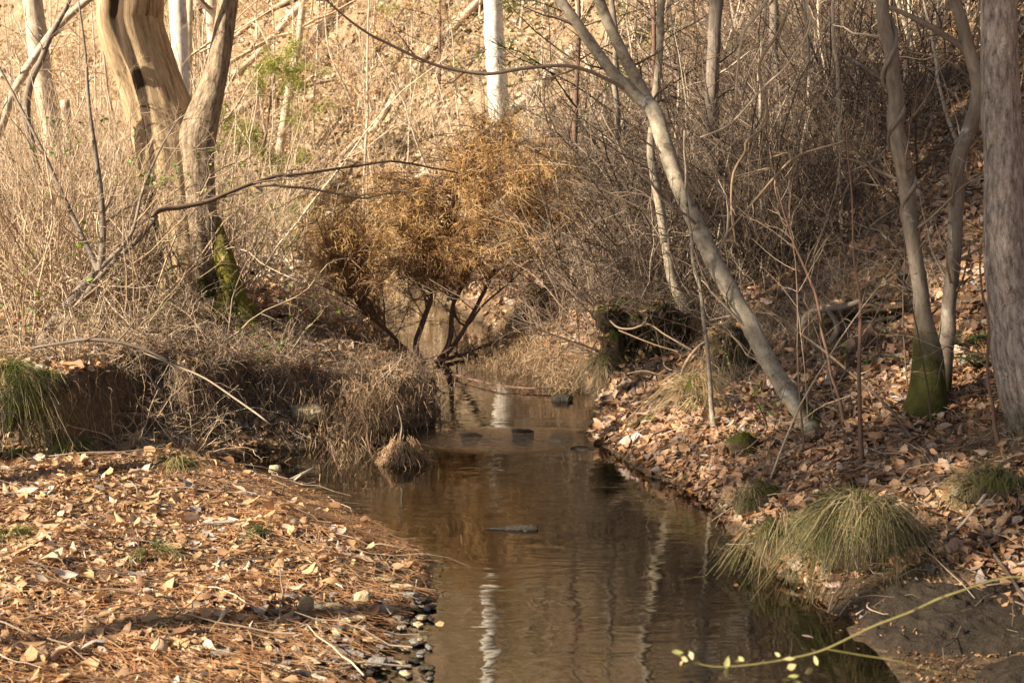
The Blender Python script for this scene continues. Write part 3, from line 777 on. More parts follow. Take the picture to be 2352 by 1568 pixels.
for rp in ([(495, 500, 22), (510, 580, 46), (530, 645, 52), (550, 700, 42), (574, 740, 27), (596, 760, 12)], [(440, 640, 60), (450, 690, 54), (462, 740, 34), (470, 770, 18)], [(400, 620, 60), (388, 690, 50), (372, 730, 30), (360, 752, 14)]):
    q, r = pixpath(rp, np.linspace(D0 - .02, D0 - .3, len(rp)), 24)
    MB().tubes(q, r, 18, rnd=.4, moss=.68 if rp[0][0] > 420 else .25).build('root', M['wood'], root, smooth=True)
out = []
qq, rr = pixpath(lp, D0 - .06, 90)
sprout(out, qq[45:], rr[45:], [dict(SP_TREE[1], n=(6, 8))] + SP_TREE[2:], 0, 1.6, .4)
emit(MB(), out, (5, 4, 3, 3)).build('crown', M['twig_grey'], root)

# --- the leaning grey tree on the right bank
b = G(1868, 1002)
mo = lambda v, th: 1.15 * sstep(.42, .08, v[..., 2] - b[2]) * (.6 + .4 * np.cos(th - .3)) + .25 * sstep(.1, .0, v[..., 2] - b[2])
pole_tree('leaning_tree', 'leaning smooth grey tree on the right bank, forked high above the creek', 'tree',
          [(1878, 1018, 58), (1860, 975, 48), (1800, 890, 43), (1745, 800, 41), (1690, 690, 41), (1622, 560, 40), (1560, 430, 38), (1505, 270, 37), (1486, 235, 33)], np.linspace(b[1] - .05, b[1] + 1.0, 9), 'bark_grey', top=0, moss=mo, n=70, low_twigs=10, flare=.3,
          limbs=[([(1492, 268, 33), (1482, 240, 29), (1410, 170, 26), (1350, 90, 25), (1290, 5, 23), (1225, -80, 20)], b[1] + 1.0, 4.0), ([(1502, 290, 33), (1492, 240, 28), (1450, 160, 26), (1400, 60, 25), (1365, -30, 23)], b[1] + 1.02, 4.5)])
# its long drooping branch
q, r = pixpath([(1440, 207, 9), (1405, 188, 9), (1350, 163, 8.5), (1292, 151, 8), (1200, 158, 8), (1120, 170, 8), (1040, 160, 7.5), (975, 140, 7), (890, 100, 6.5), (850, 80, 6), (800, 45, 5.5), (750, 0, 5), (700, -60, 4)], b[1] + 1.0, 60, -.9)
lr = [o for o in SC.objects if o.name.startswith('leaning_tree')][0]
ou = [(1, q, r)]; sprout(ou, q, r, [dict(SP_TREE[2], n=(7, 9), len=.4)] + SP_TREE[3:], 0, .9, .1)
emit(MB(), ou, (8, 8, 4, 3)).build('drooping_branch', M['twig_brown'], lr)

# --- vine wrapped tree and its neighbours
b = G(2132, 955)
mo = lambda v, th: (.35 + .5 * sstep(.7, .1, v[..., 2] - b[2] + .1 * np.cos(th))) * sstep(.85, .6, v[..., 2] - b[2])
vp = [(2128, 965, 92), (2132, 900, 80), (2132, 820, 70), (2122, 730, 44), (2112, 650, 36), (2100, 560, 35), (2088, 460, 36), (2076, 390, 37), (2060, 300, 38), (2052, 230, 36), (2046, 160, 34), (2038, 60, 30), (2032, -60, 28)]
vt = pole_tree('vine_wrapped_tree', 'slim grey trunk spiralled by a thick woody vine, mossy at its foot', 'tree', vp, b[1], 'bark_dark', moss=mo, n=70, top=5.0, low_twigs=6)
ax, ar = pixpath(vp, b[1], 200)
i0 = 90; tt = np.linspace(0, 1, 200 - i0); an = 2.2 + tt * 2 * PI * 3.2
hel = ax[i0:] + (ar[i0:] + .006)[:, None] * np.stack([np.cos(an), np.sin(an), 0 * an], 1)
MB().tubes(hel[::2], np.full(len(hel[::2]), .012), 8, rnd=.4, moss=0).build('vine', M['bark_dark'], vt, smooth=True)
pole_tree('crooked_tree', 'crooked bare trunk bending between the vine-wrapped tree and the big right trunk', 'tree',
          [(2158, 940, 44), (2170, 850, 36), (2178, 760, 34), (2186, 640, 33), (2196, 490, 33), (2204, 370, 34), (2236, 285, 33), (2246, 205, 33), (2222, 105, 28), (2195, 5, 25), (2170, -80, 22)], b[1] + .25, 'bark_dark', top=4, n=60, low_twigs=8,
          limbs=[([(2240, 190, 20), (2218, 120, 15), (2150, 70, 13), (2085, 35, 11), (2000, 0, 9)], b[1] + .25, 0), ([(2240, 260, 18), (2275, 120, 16), (2290, 0, 14)], b[1] + .3, 3)], moss=lambda v, th: .8 * sstep(.4, .1, v[..., 2] - b[2]))
b = G(2336, 990)
pole_tree('big_right_tree', 'thick grey-brown trunk at the right edge of the picture', 'tree',
          [(2440, 1060, 220), (2418, 1010, 186), (2396, 950, 162), (2370, 880, 148), (2340, 757, 124), (2318, 620, 108), (2311, 520, 98), (2302, 300, 86), (2295, 0, 78), (2290, -300, 72)], b[1], 'bark_big', sides=40, top=8, n=90, moss=lambda v, th: .65 * sstep(.3, .02, v[..., 2] - b[2]))
# --- trunks in the right thicket
def rt(name, label, pix, dd, **kw):
    g0 = G(pix[0][0], pix[0][1]); d = g0[1] if dd is None else dd
    return pole_tree(name, label, 'tree', pix, d, kw.pop('mat', 'bark_dark'), **kw)
rt('thin_tree', 'thin straight trunk just left of the leaning tree rising over the mossy hollow', [(1606, 775, 34), (1572, 705, 28), (1545, 640, 25), (1528, 557, 23), (1518, 500, 22), (1506, 420, 20), (1498, 333, 18), (1505, 200, 17), (1515, 0, 17), (1520, -100, 16)], 11.0, mat='bark_grey', top=4, low_twigs=8)
rt('grey_tree', 'blotched grey trunk right of the leaning tree, bent at its foot', [(1712, 620, 52), (1690, 575, 42), (1668, 517, 36), (1645, 434, 33), (1635, 300, 32), (1634, 167, 30), (1648, 0, 30), (1655, -100, 28)], None, top=5, low_twigs=10, mat='bark_dark')
rt('thin_sapling', 'slender pale sapling standing mid-slope left of the vine-wrapped tree', [(1936, 535, 11), (1927, 420, 10), (1924, 300, 9.5), (1920, 140, 9), (1913, 0, 8), (1910, -80, 7)], None, mat='bark_far', top=2, low_twigs=8, twig='twig_pale', sides=8)
rt('thin_sapling', 'thin pale stem standing right of the blotched grey trunk', [(1770, 625, 9), (1757, 530, 9), (1747, 434, 8.5), (1742, 300, 8), (1746, 150, 7), (1755, 20, 6)], None, mat='bark_far', top=1.5, low_twigs=8, twig='twig_pale', sides=8)
rt('thin_sapling', 'thin pale stem rising from the leaves in front of the mossy hollow', [(1640, 986, 11), (1626, 857, 10), (1616, 757, 9.5), (1607, 657, 9), (1602, 630, 9), (1596, 573, 8), (1585, 450, 6), (1580, 300, 4)], None, mat='bark_grey', top=0, low_twigs=6, sides=8)
rt('thin_sapling', 'straight dark brown sapling in front of the dark root hollow', [(1978, 1065, 11), (1976, 950, 10), (1975, 823, 9), (1972, 690, 8), (1962, 590, 6), (1958, 470, 4), (1950, 300, 3)], None, mat='bark_cedar', top=0, low_twigs=7, twig='twig_brown', sides=8)
rt('thin_sapling', 'thin leaning brown stem right of the leaning grey trunk', [(1938, 975, 8), (1892, 790, 7), (1868, 657, 6.5), (1828, 550, 5), (1790, 430, 3.5)], None, mat='bark_cedar', top=0, low_twigs=7, twig='twig_brown', sides=8)
rt('thin_sapling', 'thin reddish sapling just left of the thick right edge trunk', [(2300, 1030, 9), (2282, 930, 8), (2270, 830, 7), (2262, 700, 6), (2255, 560, 4)], None, mat='bark_cedar', top=0, low_twigs=5, twig='twig_brown', sides=8)
rt('thin_sapling', 'pale wavering sapling high on the right slope between two crooked trunks', [(2205, 345, 8), (2180, 290, 9), (2163, 240, 8), (2155, 170, 7), (2140, 60, 6)], None, mat='bark_far', top=1, low_twigs=6, sides=8)
rt('dark_tree', 'dark straight trunk deep in the right thicket behind the grey trunk', [(1790, 420, 26), (1785, 250, 22), (1780, 100, 21), (1775, -80, 20)], None, mat='bark_dark', top=6, low_twigs=6)
rt('dark_tree', 'slim dark trunk near the top centre of the right thicket', [(1870, 330, 20), (1868, 200, 18), (1880, 60, 16), (1890, -80, 15)], None, mat='bark_dark', top=6, low_twigs=6)
rt('dark_tree', 'dim slim trunk rising left of the fork of the leaning tree', [(1420, 640, 18), (1425, 500, 16), (1420, 350, 14), (1412, 150, 13), (1405, -60, 12)], None, mat='bark_dark', top=6, low_twigs=8)

# --- behind the creek
wb = np.array([P(1150, 470, 25)[0], 25, 0]); 
def far_trunk(name, label, px, y, pix, mat, top, **kw):
    x = P(px, 400, y)[0]; z = h1(x, y)
    py = 414 + (1.7 - z) / y * F * 1.0
    base = (px + kw.pop('dx', 0), py + 12, pix[-1][2] * 1.1)
    pp = [base] + [p for p in pix[::-1] if p[1] < py - 8]
    return pole_tree(name, label, 'tree', pp, y, mat, top=top, twig=kw.pop('twig', 'twig_pale'), **kw)
far_trunk('white_tree', 'white barked trunk standing behind the orange dead cedar', 1172, 22.5, [(1124, -120, 36), (1130, 0, 42), (1138, 140, 45), (1146, 250, 47), (1156, 350, 49), (1165, 470, 50)], 'bark_white', 11, sides=24, n=60)
far_trunk('pale_tree', 'pale sunlit trunk seen between the split tree and its bark limb', 420, 18, [(400, -120, 36), (408, 0, 37), (414, 130, 38), (416, 240, 38)], 'bark_white', 9)
far_trunk('pale_tree', 'broad pale sunlit trunk near the left edge behind the thicket', 140, 16.5, [(66, -120, 40), (76, 0, 42), (88, 110, 44), (105, 220, 46), (125, 340, 48)], 'bark_far', 9)
far_trunk('pale_tree', 'short pale trunk half hidden in canes left of the split tree', 165, 13.5, [(150, 230, 20), (157, 340, 22), (165, 400, 22)], 'bark_far', 0)
far_trunk('far_tree', 'faint pale trunk on the far hillside left of the white trunk', 985, 29, [(955, -300, 24), (962, -80, 24), (968, 60, 22), (978, 200, 22)], 'bark_far', 9)
far_trunk('snag', 'dark grey broken snag low behind the orange cedar, right of the white trunk', 1240, 21, [(1215, 400, 26), (1225, 470, 30)], 'bark_dark', 0, sides=10)
rtl = lambda label, pix, y, mat, **kw: pole_tree(kw.pop('name', 'thin_tree'), label, 'tree', pix, y, mat, **kw)
rtl('pale leaning limb-like tree crossing the upper left corner', [(-60, 640, 24), (-40, 420, 22), (5, 290, 20), (44, 187, 19), (114, 84, 18), (205, -5, 17), (290, -90, 14)], 11.5, 'bark_far', name='leaning_sapling', top=2, low_twigs=6, twig='twig_pale', sides=8)
rtl('thin dark crooked trunk in the thicket near the left edge', [(112, 655, 22), (98, 560, 20), (92, 467, 18), (74, 350, 18), (60, 240, 19), (92, 144, 15), (130, 60, 12), (180, -40, 9)], 11.0, 'bark_dark', name='crooked_sapling', top=1, low_twigs=8, sides=8)

# --- leaning multi-stemmed sapling on the left bank
b = G(100, 795); y0 = b[1]
root = thing('leaning_sapling', b, 'forked bare sapling leaning right from the left bank over the undercut', 'sapling')
ou = []
for lp in ([(92, 797, 27), (120, 745, 26), (160, 695, 26), (195, 655, 25), (228, 620, 21)], [(118, 795, 22), (150, 745, 21), (190, 690, 19), (222, 645, 15), (262, 600, 11), (320, 548, 11), (360, 495, 11)],
           [(228, 622, 19), (236, 560, 16), (234, 470, 14), (222, 370, 12), (205, 250, 9), (196, 120, 6), (180, 0, 4)], [(226, 622, 15), (195, 555, 12), (150, 460, 10), (90, 330, 8), (30, 215, 6), (-30, 100, 4)],
           [(232, 615, 12), (300, 540, 9), (330, 430, 6), (375, 330, 4), (420, 260, 3)]):
    q, r = pixpath(lp, y0, 26, .25)
    MB().tubes(q, r, 10, rnd=.5, moss=0).build('stem', M['bark_dark'], root, smooth=True)
    if lp[0][1] < 700: sprout(ou, q, r, [dict(SP_TREE[1], n=(7, 9), ang=.7)] + SP_TREE[2:], 0, 1.1, .15)
emit(MB(), ou, (4, 4, 3, 3)).build('crown', M['twig_pale'], root)

# --- loose branches, roots and canes
def stick(name, label, cat, lines, mat, sides=8, twigs=0, tmat='twig_grey', group=None, moss=0.0, kinks=.0, sub=None):
    q0, r0 = pixpath(*lines[0][:2], 30, *(lines[0][2:]))
    root = None
    mbs = MB(); ou = []
    for ln in lines:
        q, r = pixpath(ln[0], ln[1], 30, *(ln[2:])); r[0] *= .3
        if kinks: q = q + vnoise(q * 9)[:, None] * kinks + np.stack([vnoise(q * 7 + 3), 0 * r, vnoise(q * 7 + 9)], 1) * kinks
        mbs.tubes(q, r, sides, rnd=RNG.random(), moss=moss)
        if twigs: sprout(ou, q, r, [dict(SP_TREE[2], n=(twigs, twigs + 2), len=.3)] + SP_TREE[3:], 0, 1.2, .1)
    o = mbs.build(name, M[mat], loc=q0[0], smooth=True)
    tag(o, label, cat, group)
    if ou:
        o['_o'] = [float(c) for c in q0[0]]
        emit(MB(), ou, (4, 4, 3, 3)).build('twigs', M[tmat], o)
    return o
stick('fallen_branch', 'long dark fallen branch reaching right from the thicket in front of the split tree', 'branch',
      [([(350, 500, 13), (375, 482, 13), (470, 465, 11), (560, 430, 9), (612, 412, 8), (700, 398, 6.5), (860, 378, 5), (940, 374, 5), (1050, 398, 3)], 9.0, .9), ([(585, 425, 7), (700, 430, 6), (800, 448, 5), (860, 455, 4), (950, 432, 3)], 9.3, .3)], 'twig_brown', twigs=9, tmat='twig_brown', kinks=.012)
stick('fallen_log', 'rotting reddish log lying across the upper right slope', 'log', [([(1945, 252, 24), (2069, 203, 32), (2169, 177, 30), (2262, 152, 26)], [G(1945, 262)[1], G(2069, 215)[1], G(2169, 190)[1], G(2262, 165)[1]])], 'bark_cedar', sides=14)
stick('fallen_branch', 'grey dead branch slanting down the slope above the fallen log', 'branch', [([(1935, 128, 10), (2000, 166, 13), (2045, 195, 12)], 11.0)], 'bark_dark', twigs=3)
stick('bramble_cane', 'long thin bramble cane slanting down the right bank to the lower right corner', 'cane', [([(1760, 700, 4), (1818, 750, 5), (1895, 807, 6), (1985, 884, 7), (2052, 947, 7), (2102, 1017, 8), (2136, 1047, 8), (2191, 1132, 9), (2231, 1167, 9), (2266, 1247, 9), (2316, 1317, 9), (2370, 1400, 9)], np.linspace(8.6, 5.1, 12))], 'twig_grey', twigs=4)
stick('dead_stick', 'straight grey stick crossing the bramble cane beside the grass tussock', 'stick', [([(2281, 1112, 8), (2206, 1207, 8), (2116, 1292, 7.5), (2036, 1367, 6.5), (1968, 1410, 4)], np.linspace(6.1, 5.3, 5))], 'stick', twigs=2, kinks=.006)
stick('curly_vine', 'pale curling vine hanging in the right thicket', 'vine', [([(1830, -40, 5), (1790, 70, 6), (1745, 143, 7), (1750, 200, 7), (1761, 250, 7), (1755, 290, 7), (1715, 324, 7), (1711, 350, 6), (1684, 400, 6), (1680, 485, 5), (1690, 560, 4)], 9.6)], 'twig_pale', sides=6, twigs=3, tmat='twig_pale')
stick('arching_vine', 'pale thin vine arching down leftward from the upper right thicket', 'vine', [([(1840, -60, 4), (1855, 17, 5), (1862, 43, 5), (1848, 90, 5), (1802, 157, 5), (1755, 200, 5), (1678, 284, 4.5), (1608, 316, 4)], 9.4)], 'twig_pale', sides=6, twigs=4, tmat='twig_pale')
stick('arching_vine', 'pale forked twig arching low across the middle of the right thicket', 'vine', [([(1940, 322, 4), (1922, 330, 5), (1852, 350, 5), (1815, 370, 6), (1782, 404, 6), (1748, 444, 6), (1700, 500, 5), (1650, 560, 4)], 9.5), ([(1818, 368, 4), (1808, 352, 4), (1770, 362, 4), (1715, 372, 3)], 9.5), ([(1782, 404, 4), (1772, 386, 4), (1740, 392, 3), (1690, 405, 3)], 9.5)], 'twig_pale', sides=6, twigs=3, tmat='twig_pale')
stick('hanging_vine', 'straw coloured vine hanging from the top edge right of the grey trunk', 'vine', [([(1790, -50, 8), (1762, 0, 9), (1730, 45, 8), (1712, 67, 7), (1700, 110, 6), (1692, 184, 5), (1690, 240, 4)], 9.6)], 'twig_pale', sides=6)
stick('gnarled_root', 'gnarled grey root hooked over the dark hollow on the right slope', 'root', [([(1985, 690, 12), (1950, 700, 13), (1902, 710, 14), (1862, 716, 14), (1846, 732, 14), (1844, 760, 12)], 9.05), ([(1902, 712, 11), (1920, 740, 13), (1922, 765, 15), (1905, 790, 14)], 9.0), ([(2055, 728, 10), (2010, 738, 10), (1950, 745, 9), (1925, 752, 8)], 9.1)], 'bark_dark', sides=10, kinks=.008)
stick('hanging_root', 'pale crooked root dangling in front of the mossy hollow down to the water', 'root', [([(1640, 770, 7), (1600, 800, 7), (1573, 838, 8), (1562, 870, 8), (1540, 905, 8), (1515, 930, 7), (1513, 960, 6), (1530, 985, 5)], 10.0), ([(1600, 812, 4), (1570, 845, 4), (1530, 862, 4), (1480, 852, 5), (1440, 858, 4)], 10.1)], 'twig_pale', sides=6, twigs=4, tmat='twig_grey')
stick('hanging_root', 'thin bowed root looping over the left end of the mossy hollow', 'root', [([(1400, 735, 4), (1420, 752, 5), (1450, 755, 5), (1490, 745, 4), (1530, 770, 4), (1600, 810, 5)], 10.2), ([(1420, 758, 4), (1500, 790, 4), (1560, 808, 4)], 10.2)], 'twig_pale', sides=6, twigs=2)
stick('driftwood', 'forked pale stick lying on the tip of the gravel bar at the water', 'stick', [([(600, 1128, 10), (640, 1112, 13), (665, 1103, 10), (700, 1085, 8), (719, 1075, 6)], [7.75, 7.8, 7.85, 7.9, 7.95]), ([(648, 1112, 8), (668, 1108, 6), (692, 1090, 4)], 7.83)], 'stick')
stick('driftwood', 'long bleached stick lying along the bottom edge of the gravel bar', 'stick', [([(430, 1522, 9), (520, 1525, 12), (600, 1526, 14), (660, 1538, 15), (740, 1558, 13), (800, 1580, 10)], [G(430, 1528)[1], G(520, 1532)[1], G(600, 1534)[1], G(660, 1546)[1], G(740, 1566)[1], G(800, 1588)[1]])], 'stick', kinks=.008)
stick('dead_stick', 'pale straight stick slanting from the bank grass down to the muddy pool edge', 'stick', [([(330, 810, 3), (400, 838, 4), (470, 868, 4.5), (540, 915, 4.5), (590, 950, 4.5), (622, 975, 3)], np.linspace(8.35, 7.9, 6))], 'twig_grey', sides=6)
stick('dead_stick', 'long bowed grey stick lying along the top of the left bank', 'stick', [([(70, 800, 6), (130, 790, 8), (200, 780, 9), (270, 786, 9), (330, 802, 7), (390, 830, 5)], np.linspace(8.3, 8.35, 6))], 'bark_dark', twigs=3)
stick('driftwood', 'dark thin stick floating across the riffle', 'stick', [([(1140, 962, 5), (1180, 962, 7), (1226, 960, 4)], 10.02)], 'twig_dark')
# ------------------------------------------------------------------ dead orange cedar and its drooping boughs
def inpoly(x, y, poly):
    poly = np.asarray(poly, float); r = np.zeros(len(x), bool); j = len(poly) - 1
    for i in range(len(poly)):
        xi, yi = poly[i]; xj, yj = poly[j]
        k = ((yi > y) != (yj > y)) & (x < (xj - xi) * (y - yi) / (yj - yi + 1e-12) + xi)
        r ^= k; j = i
    return r
def sample_poly(poly, n):
    poly = np.asarray(poly, float); lo = poly.min(0); hi = poly.max(0); out = np.zeros((0, 2))
    while len(out) < n:
        q = RNG.uniform(lo, hi, (n * 2, 2)); out = np.concatenate([out, q[inpoly(q[:, 0], q[:, 1], poly)]])
    return out[:n]
def sprays(mb, c, out, n, L, w, drop, spread):
    """feathery dead foliage: n thin strands round each of the spray centres"""
    N = len(c) * n
    cc = np.repeat(c, n, 0); oo = np.repeat(out, n, 0)
    p = cc + RNG.normal(size=(N, 3)) * spread
    d = oo * .7 + RNG.normal(size=(N, 3)) * .55; d[:, 2] -= drop
    d /= np.linalg.norm(d, axis=1, keepdims=True)
    l = L * RNG.uniform(.5, 1.4, N)
    m = p + d * (l * .5)[:, None]
    d2 = d + RNG.normal(size=(N, 3)) * .35; d2[:, 2] -= drop * .8
    d2 /= np.linalg.norm(d2, axis=1, keepdims=True)
    e = m + d2 * (l * .5)[:, None]
    sd = RNG.normal(size=(N, 3)); sd /= np.linalg.norm(sd, axis=1, keepdims=True)
    rn = np.clip(np.repeat(RNG.random(len(c)), n) * .6 + RNG.random(N) * .4, 0, 1)
    mb.ribbons(np.stack([p, m, e], 1), w * RNG.uniform(.6, 1.3, (N, 1)) * np.array([[1, .8, .3]]), sd, rn)

base = P(985, 848, 13.2); base[2] = max(h1(base[0], base[1]), 0) + .0
cedar = thing('dead_cedar', base, 'dead orange-brown cedar with feathery foliage spreading over the creek', 'tree')
stems = [[(985, 850, 24), (955, 800, 20), (971, 740, 18), (998, 670, 15), (1018, 633, 11), (1030, 560, 10), (1040, 470, 7), (1080, 380, 4)],
         [(990, 850, 20), (1030, 790, 17), (1039, 710, 15), (1048, 683, 13), (1074, 633, 13), (1090, 580, 10), (1110, 480, 8), (1130, 370, 5), (1140, 290, 3)],
         [(995, 850, 20), (1051, 780, 15), (1084, 723, 13), (1118, 657, 13), (1148, 600, 10), (1194, 543, 7), (1240, 480, 4)],
         [(980, 850, 22), (934, 807, 15), (894, 763, 12), (847, 723, 10), (800, 670, 7), (770, 600, 5)],
         [(1040, 700, 10), (1052, 735, 8), (1075, 745, 8), (1110, 700, 7), (1180, 640, 5), (1260, 560, 3)]]
sp3 = []
for i, lp in enumerate(stems):
    q, r = pixpath(lp, np.linspace(13.2, 13.2 + [-.3, .2, .3, -.5, .2][i], len(lp)), 40)
    MB().tubes(q, r * .72, 9, rnd=.5, moss=0).build('stem', M['bark_cedar'], cedar, smooth=True)
    sp3.append(q[12:])
sp3 = np.concatenate(sp3)
crown = [(1130, 255), (1165, 280), (1215, 285), (1250, 345), (1300, 400), (1325, 450), (1322, 520), (1270, 560), (1200, 600), (1130, 640), (1000, 665), (880, 670), (760, 650), (715, 590), (750, 510), (830, 440), (890, 400), (985, 365), (1040, 310), (1090, 300)]
q = sample_poly(crown, 5200)
cl = n2(q[:, 0] * .6, q[:, 1] * 1.3, .02, 51) + .6 * n2(q[:, 0], q[:, 1], .05, 52)
q = q[cl > RNG.uniform(-.62, .3, len(q)) + .12 * (q[:, 0] > 1000)]
q = q + RNG.normal(size=q.shape) * np.array([16, 12])
dep = 13.15 + RNG.normal(size=len(q)) * .45
c = np.array([P(a, b_, d) for (a, b_), d in zip(q, dep)])
ctr = P(1030, 560, 13.2)
out = c - ctr; out /= np.linalg.norm(out, axis=1, keepdims=True) + 1e-9
up = q[:, 1] + 60 * RNG.normal(size=len(q)) + (q[:, 0] < 900) * 40
gold = up < 520
tw = []
ce = c[RNG.choice(len(c), 480)]
for k in range(800):
    e = ce[RNG.integers(len(ce))] + RNG.normal(size=3) * np.array([.16, .16, .1])
    dd = np.linalg.norm(sp3 - e, axis=1) + .8 * np.maximum(sp3[:, 2] - e[2] + .05, 0)
    s0 = sp3[RNG.choice(np.argsort(dd)[:14])]
    mid = (s0 + e) / 2 + np.array([0, 0, .06]) + RNG.normal(size=3) * .06
    tw.append((1, spline([s0, mid, e], 7), np.linspace(.0065, .002, 7)))
n0 = len(tw)
for k in range(n0): sprout(tw, tw[k][1], tw[k][2], [dict(SP_TREE[2], n=(3, 6), len=.4, up=-.04, ang=.9)] + [dict(SP_TREE[3], up=-.08, wob=.15)], 0, .55, .3)
emit(MB(), tw, (5, 4, 3)).build('crown', M['cedar_twig'], cedar)
cc = []; dd_ = []
for lev, p, r in tw:
    K_ = len(p)
    for j in range(int(K_ * (.62 if lev == 1 else .15)), K_):
        cc.append(p[j]); t_ = p[min(j + 1, K_ - 1)] - p[max(j - 1, 0)]; dd_.append(t_ / (np.linalg.norm(t_) + 1e-9))
cc = np.array(cc); dd_ = np.array(dd_)
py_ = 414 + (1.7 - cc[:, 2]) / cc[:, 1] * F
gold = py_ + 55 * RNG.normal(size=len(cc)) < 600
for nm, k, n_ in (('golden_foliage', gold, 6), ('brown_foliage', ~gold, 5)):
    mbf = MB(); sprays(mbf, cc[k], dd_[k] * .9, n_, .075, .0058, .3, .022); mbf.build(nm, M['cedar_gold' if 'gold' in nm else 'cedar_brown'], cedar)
print('cedar twigs', len(tw), len(cc))

def bough(label, poly, dfun, n, spines, strands, drop, L=.1, w=.0055, group=None):
    q = sample_poly(poly, n)
    cl = n2(q[:, 0], q[:, 1], .02, 53)
    q = q[cl > RNG.uniform(-.9, .3, len(q))]
    c = np.array([P(a, b_, G(a, b_)[1] - RNG.uniform(.04, .42)) for a, b_ in q])
    c[:, 2] = np.maximum(c[:, 2], np.maximum(H(c[:, 0], c[:, 1]), 0) + .03)
    o0 = c[np.argmax(c[:, 2])]
    root = thing('cedar_bough', o0, label, 'branch', group)
    mb = MB(); sprays(mb, c, np.tile([0, -.2, -.2], (len(c), 1)), strands, L, w, drop, .075); mb.build('brown_foliage', M['thatch'], root)
    mb = MB(); tw = []
    for s in spines:
        p, r = pixpath(s, [G(a, b_)[1] - .25 for a, b_, _ in s], 24)
        tw.append((0, p, r)); sprout(tw, p, r, [dict(SP_TREE[1], n=(12, 16), len=.4)] + SP_TREE[2:], 0, 1.0, .05)
    emit(mb, tw, (7, 5, 4, 3)); mb.build('branch', M['bark_cedar'], root)
    return root
dl = lambda a, b_: np.interp(b_, [800, 900, 980, 1080], [11.6, 9.9, 9.1, 8.35])
bough('brown cedar bough drooping from the left bank down into the water', [(700, 900), (770, 860), (860, 900), (900, 960), (870, 1010), (850, 1075), (770, 1080), (745, 1010), (680, 950)], dl, 260, [[(700, 840, 8), (770, 880, 8), (830, 950, 6), (850, 1040, 4)], [(690, 860, 7), (740, 940, 6), (770, 1060, 4)]], 11, .9)
bough('pale brown cedar bough spread low over the middle of the creek', [(760, 830), (900, 800), (1010, 850), (1010, 930), (960, 970), (880, 960), (800, 900)], lambda a, b_: np.interp(b_, [790, 880, 975], [12.6, 11.2, 9.9]), 380, [[(960, 810, 10), (900, 850, 9), (840, 890, 7), (780, 900, 4)], [(965, 815, 9), (960, 880, 7), (980, 950, 4)], [(930, 830, 7), (900, 920, 6), (905, 970, 4)]], 11, .7)
bough('dry cedar bough reaching right from the dead cedar to the mossy bank', [(1050, 800), (1150, 770), (1230, 775), (1300, 830), (1335, 865), (1290, 895), (1180, 860), (1090, 850)], lambda a, b_: 12.5, 420, [[(1000, 830, 10), (1080, 815, 9), (1180, 830, 7), (1310, 868, 4)], [(1060, 815, 7), (1150, 785, 6), (1250, 800, 3)], [(1040, 860, 6), (1150, 885, 5), (1260, 890, 4), (1320, 860, 3)]], 26, .5)
bough('thin spray of dead cedar twigs at the left of the orange cedar', [(640, 640), (740, 600), (850, 640), (850, 720), (780, 790), (690, 760)], lambda a, b_: 13.0, 420, [[(850, 730, 8), (800, 680, 7), (740, 640, 5), (680, 620, 3)], [(840, 760, 7), (770, 730, 6), (690, 700, 4)]], 16, .4)

# root clump standing in the water
b = P(925, 1068, 8.4); b[2] = 0
root = thing('root_clump', b, 'conical clump of brown roots standing in the creek below the cedar bough', 'root')
MB().blob(b + np.array([0, .02, .03]), (.075, .07, .1), .3, 2.4, 5, moss=0).build('soil', M['sod'], root, smooth=True)
n = 420; th = RNG.uniform(0, 2 * PI, n); hh = RNG.uniform(.02, .15, n)
p0 = b + np.stack([np.cos(th) * (.12 - hh * .45), np.sin(th) * (.12 - hh * .45), hh], 1)
t = np.linspace(0, 1, 4)
o_ = np.stack([np.cos(th), np.sin(th), 0 * th], 1)
pp = p0[:, None] + o_[:, None] * (t[None, :, None] * .06) - np.array([0, 0, 1]) * (t[None, :, None] * (hh + .02)[:, None, None]) + np.cumsum(RNG.normal(size=(n, 4, 3)) * .016, 1)
MB().tubes(pp, np.full((n, 4), .002), 3, closed=False).build('roots', M['cedar_twig'], root)
q, r = pixpath([(925, 1050, 9), (920, 1010, 6), (923, 975, 4), (912, 930, 3)], 8.42, 14)
MB().tubes(q, r, 8, rnd=.4, moss=.3).build('stem', M['bark_dark'], root, smooth=True)

# ------------------------------------------------------------------ shrubs, canes and tangles (prototypes, then copies)
def shrub_proto(name, label, cat, mat, n_stem, L, r, spread, spec, leaves=None, leaf_n=0, leaf_s=(.03, .05), up=.02, mat2=None):
    root = thing(name, (0, 0, 0), label, cat)
    out = []
    for k in range(n_stem):
        a = RNG.uniform(0, 2 * PI); s = spread * RNG.uniform(.1, 1)
        p = np.array([math.cos(a), math.sin(a), 0]) * RNG.uniform(0, .14) * L
        p[2] = -.04
        grow(out, p, (math.cos(a) * s, math.sin(a) * s, 1), L * RNG.uniform(.5, 1.1), r * RNG.uniform(.6, 1.2), spec)
    emit(MB(), out, (5, 3, 3), (0,)).build('stems', M[mat], root)
    if any(o[0] for o in out): emit(MB(), out, (5, 3, 3), (1, 2, 3)).build('crown', M[mat2 or mat], root)
    if leaf_n:
        tips = [o[1] for o in out if o[0] >= 1]
        pts = np.array([tips[i][RNG.integers(2, len(tips[i]))] for i in RNG.integers(0, len(tips), leaf_n)]) + RNG.normal(size=(leaf_n, 3)) * .02
        put_leaves(MB(), pts, RNG.uniform(*leaf_s, leaf_n), None, .9, LTF, LFF).build('leaves', M[leaves], root)
    return Proto(root)
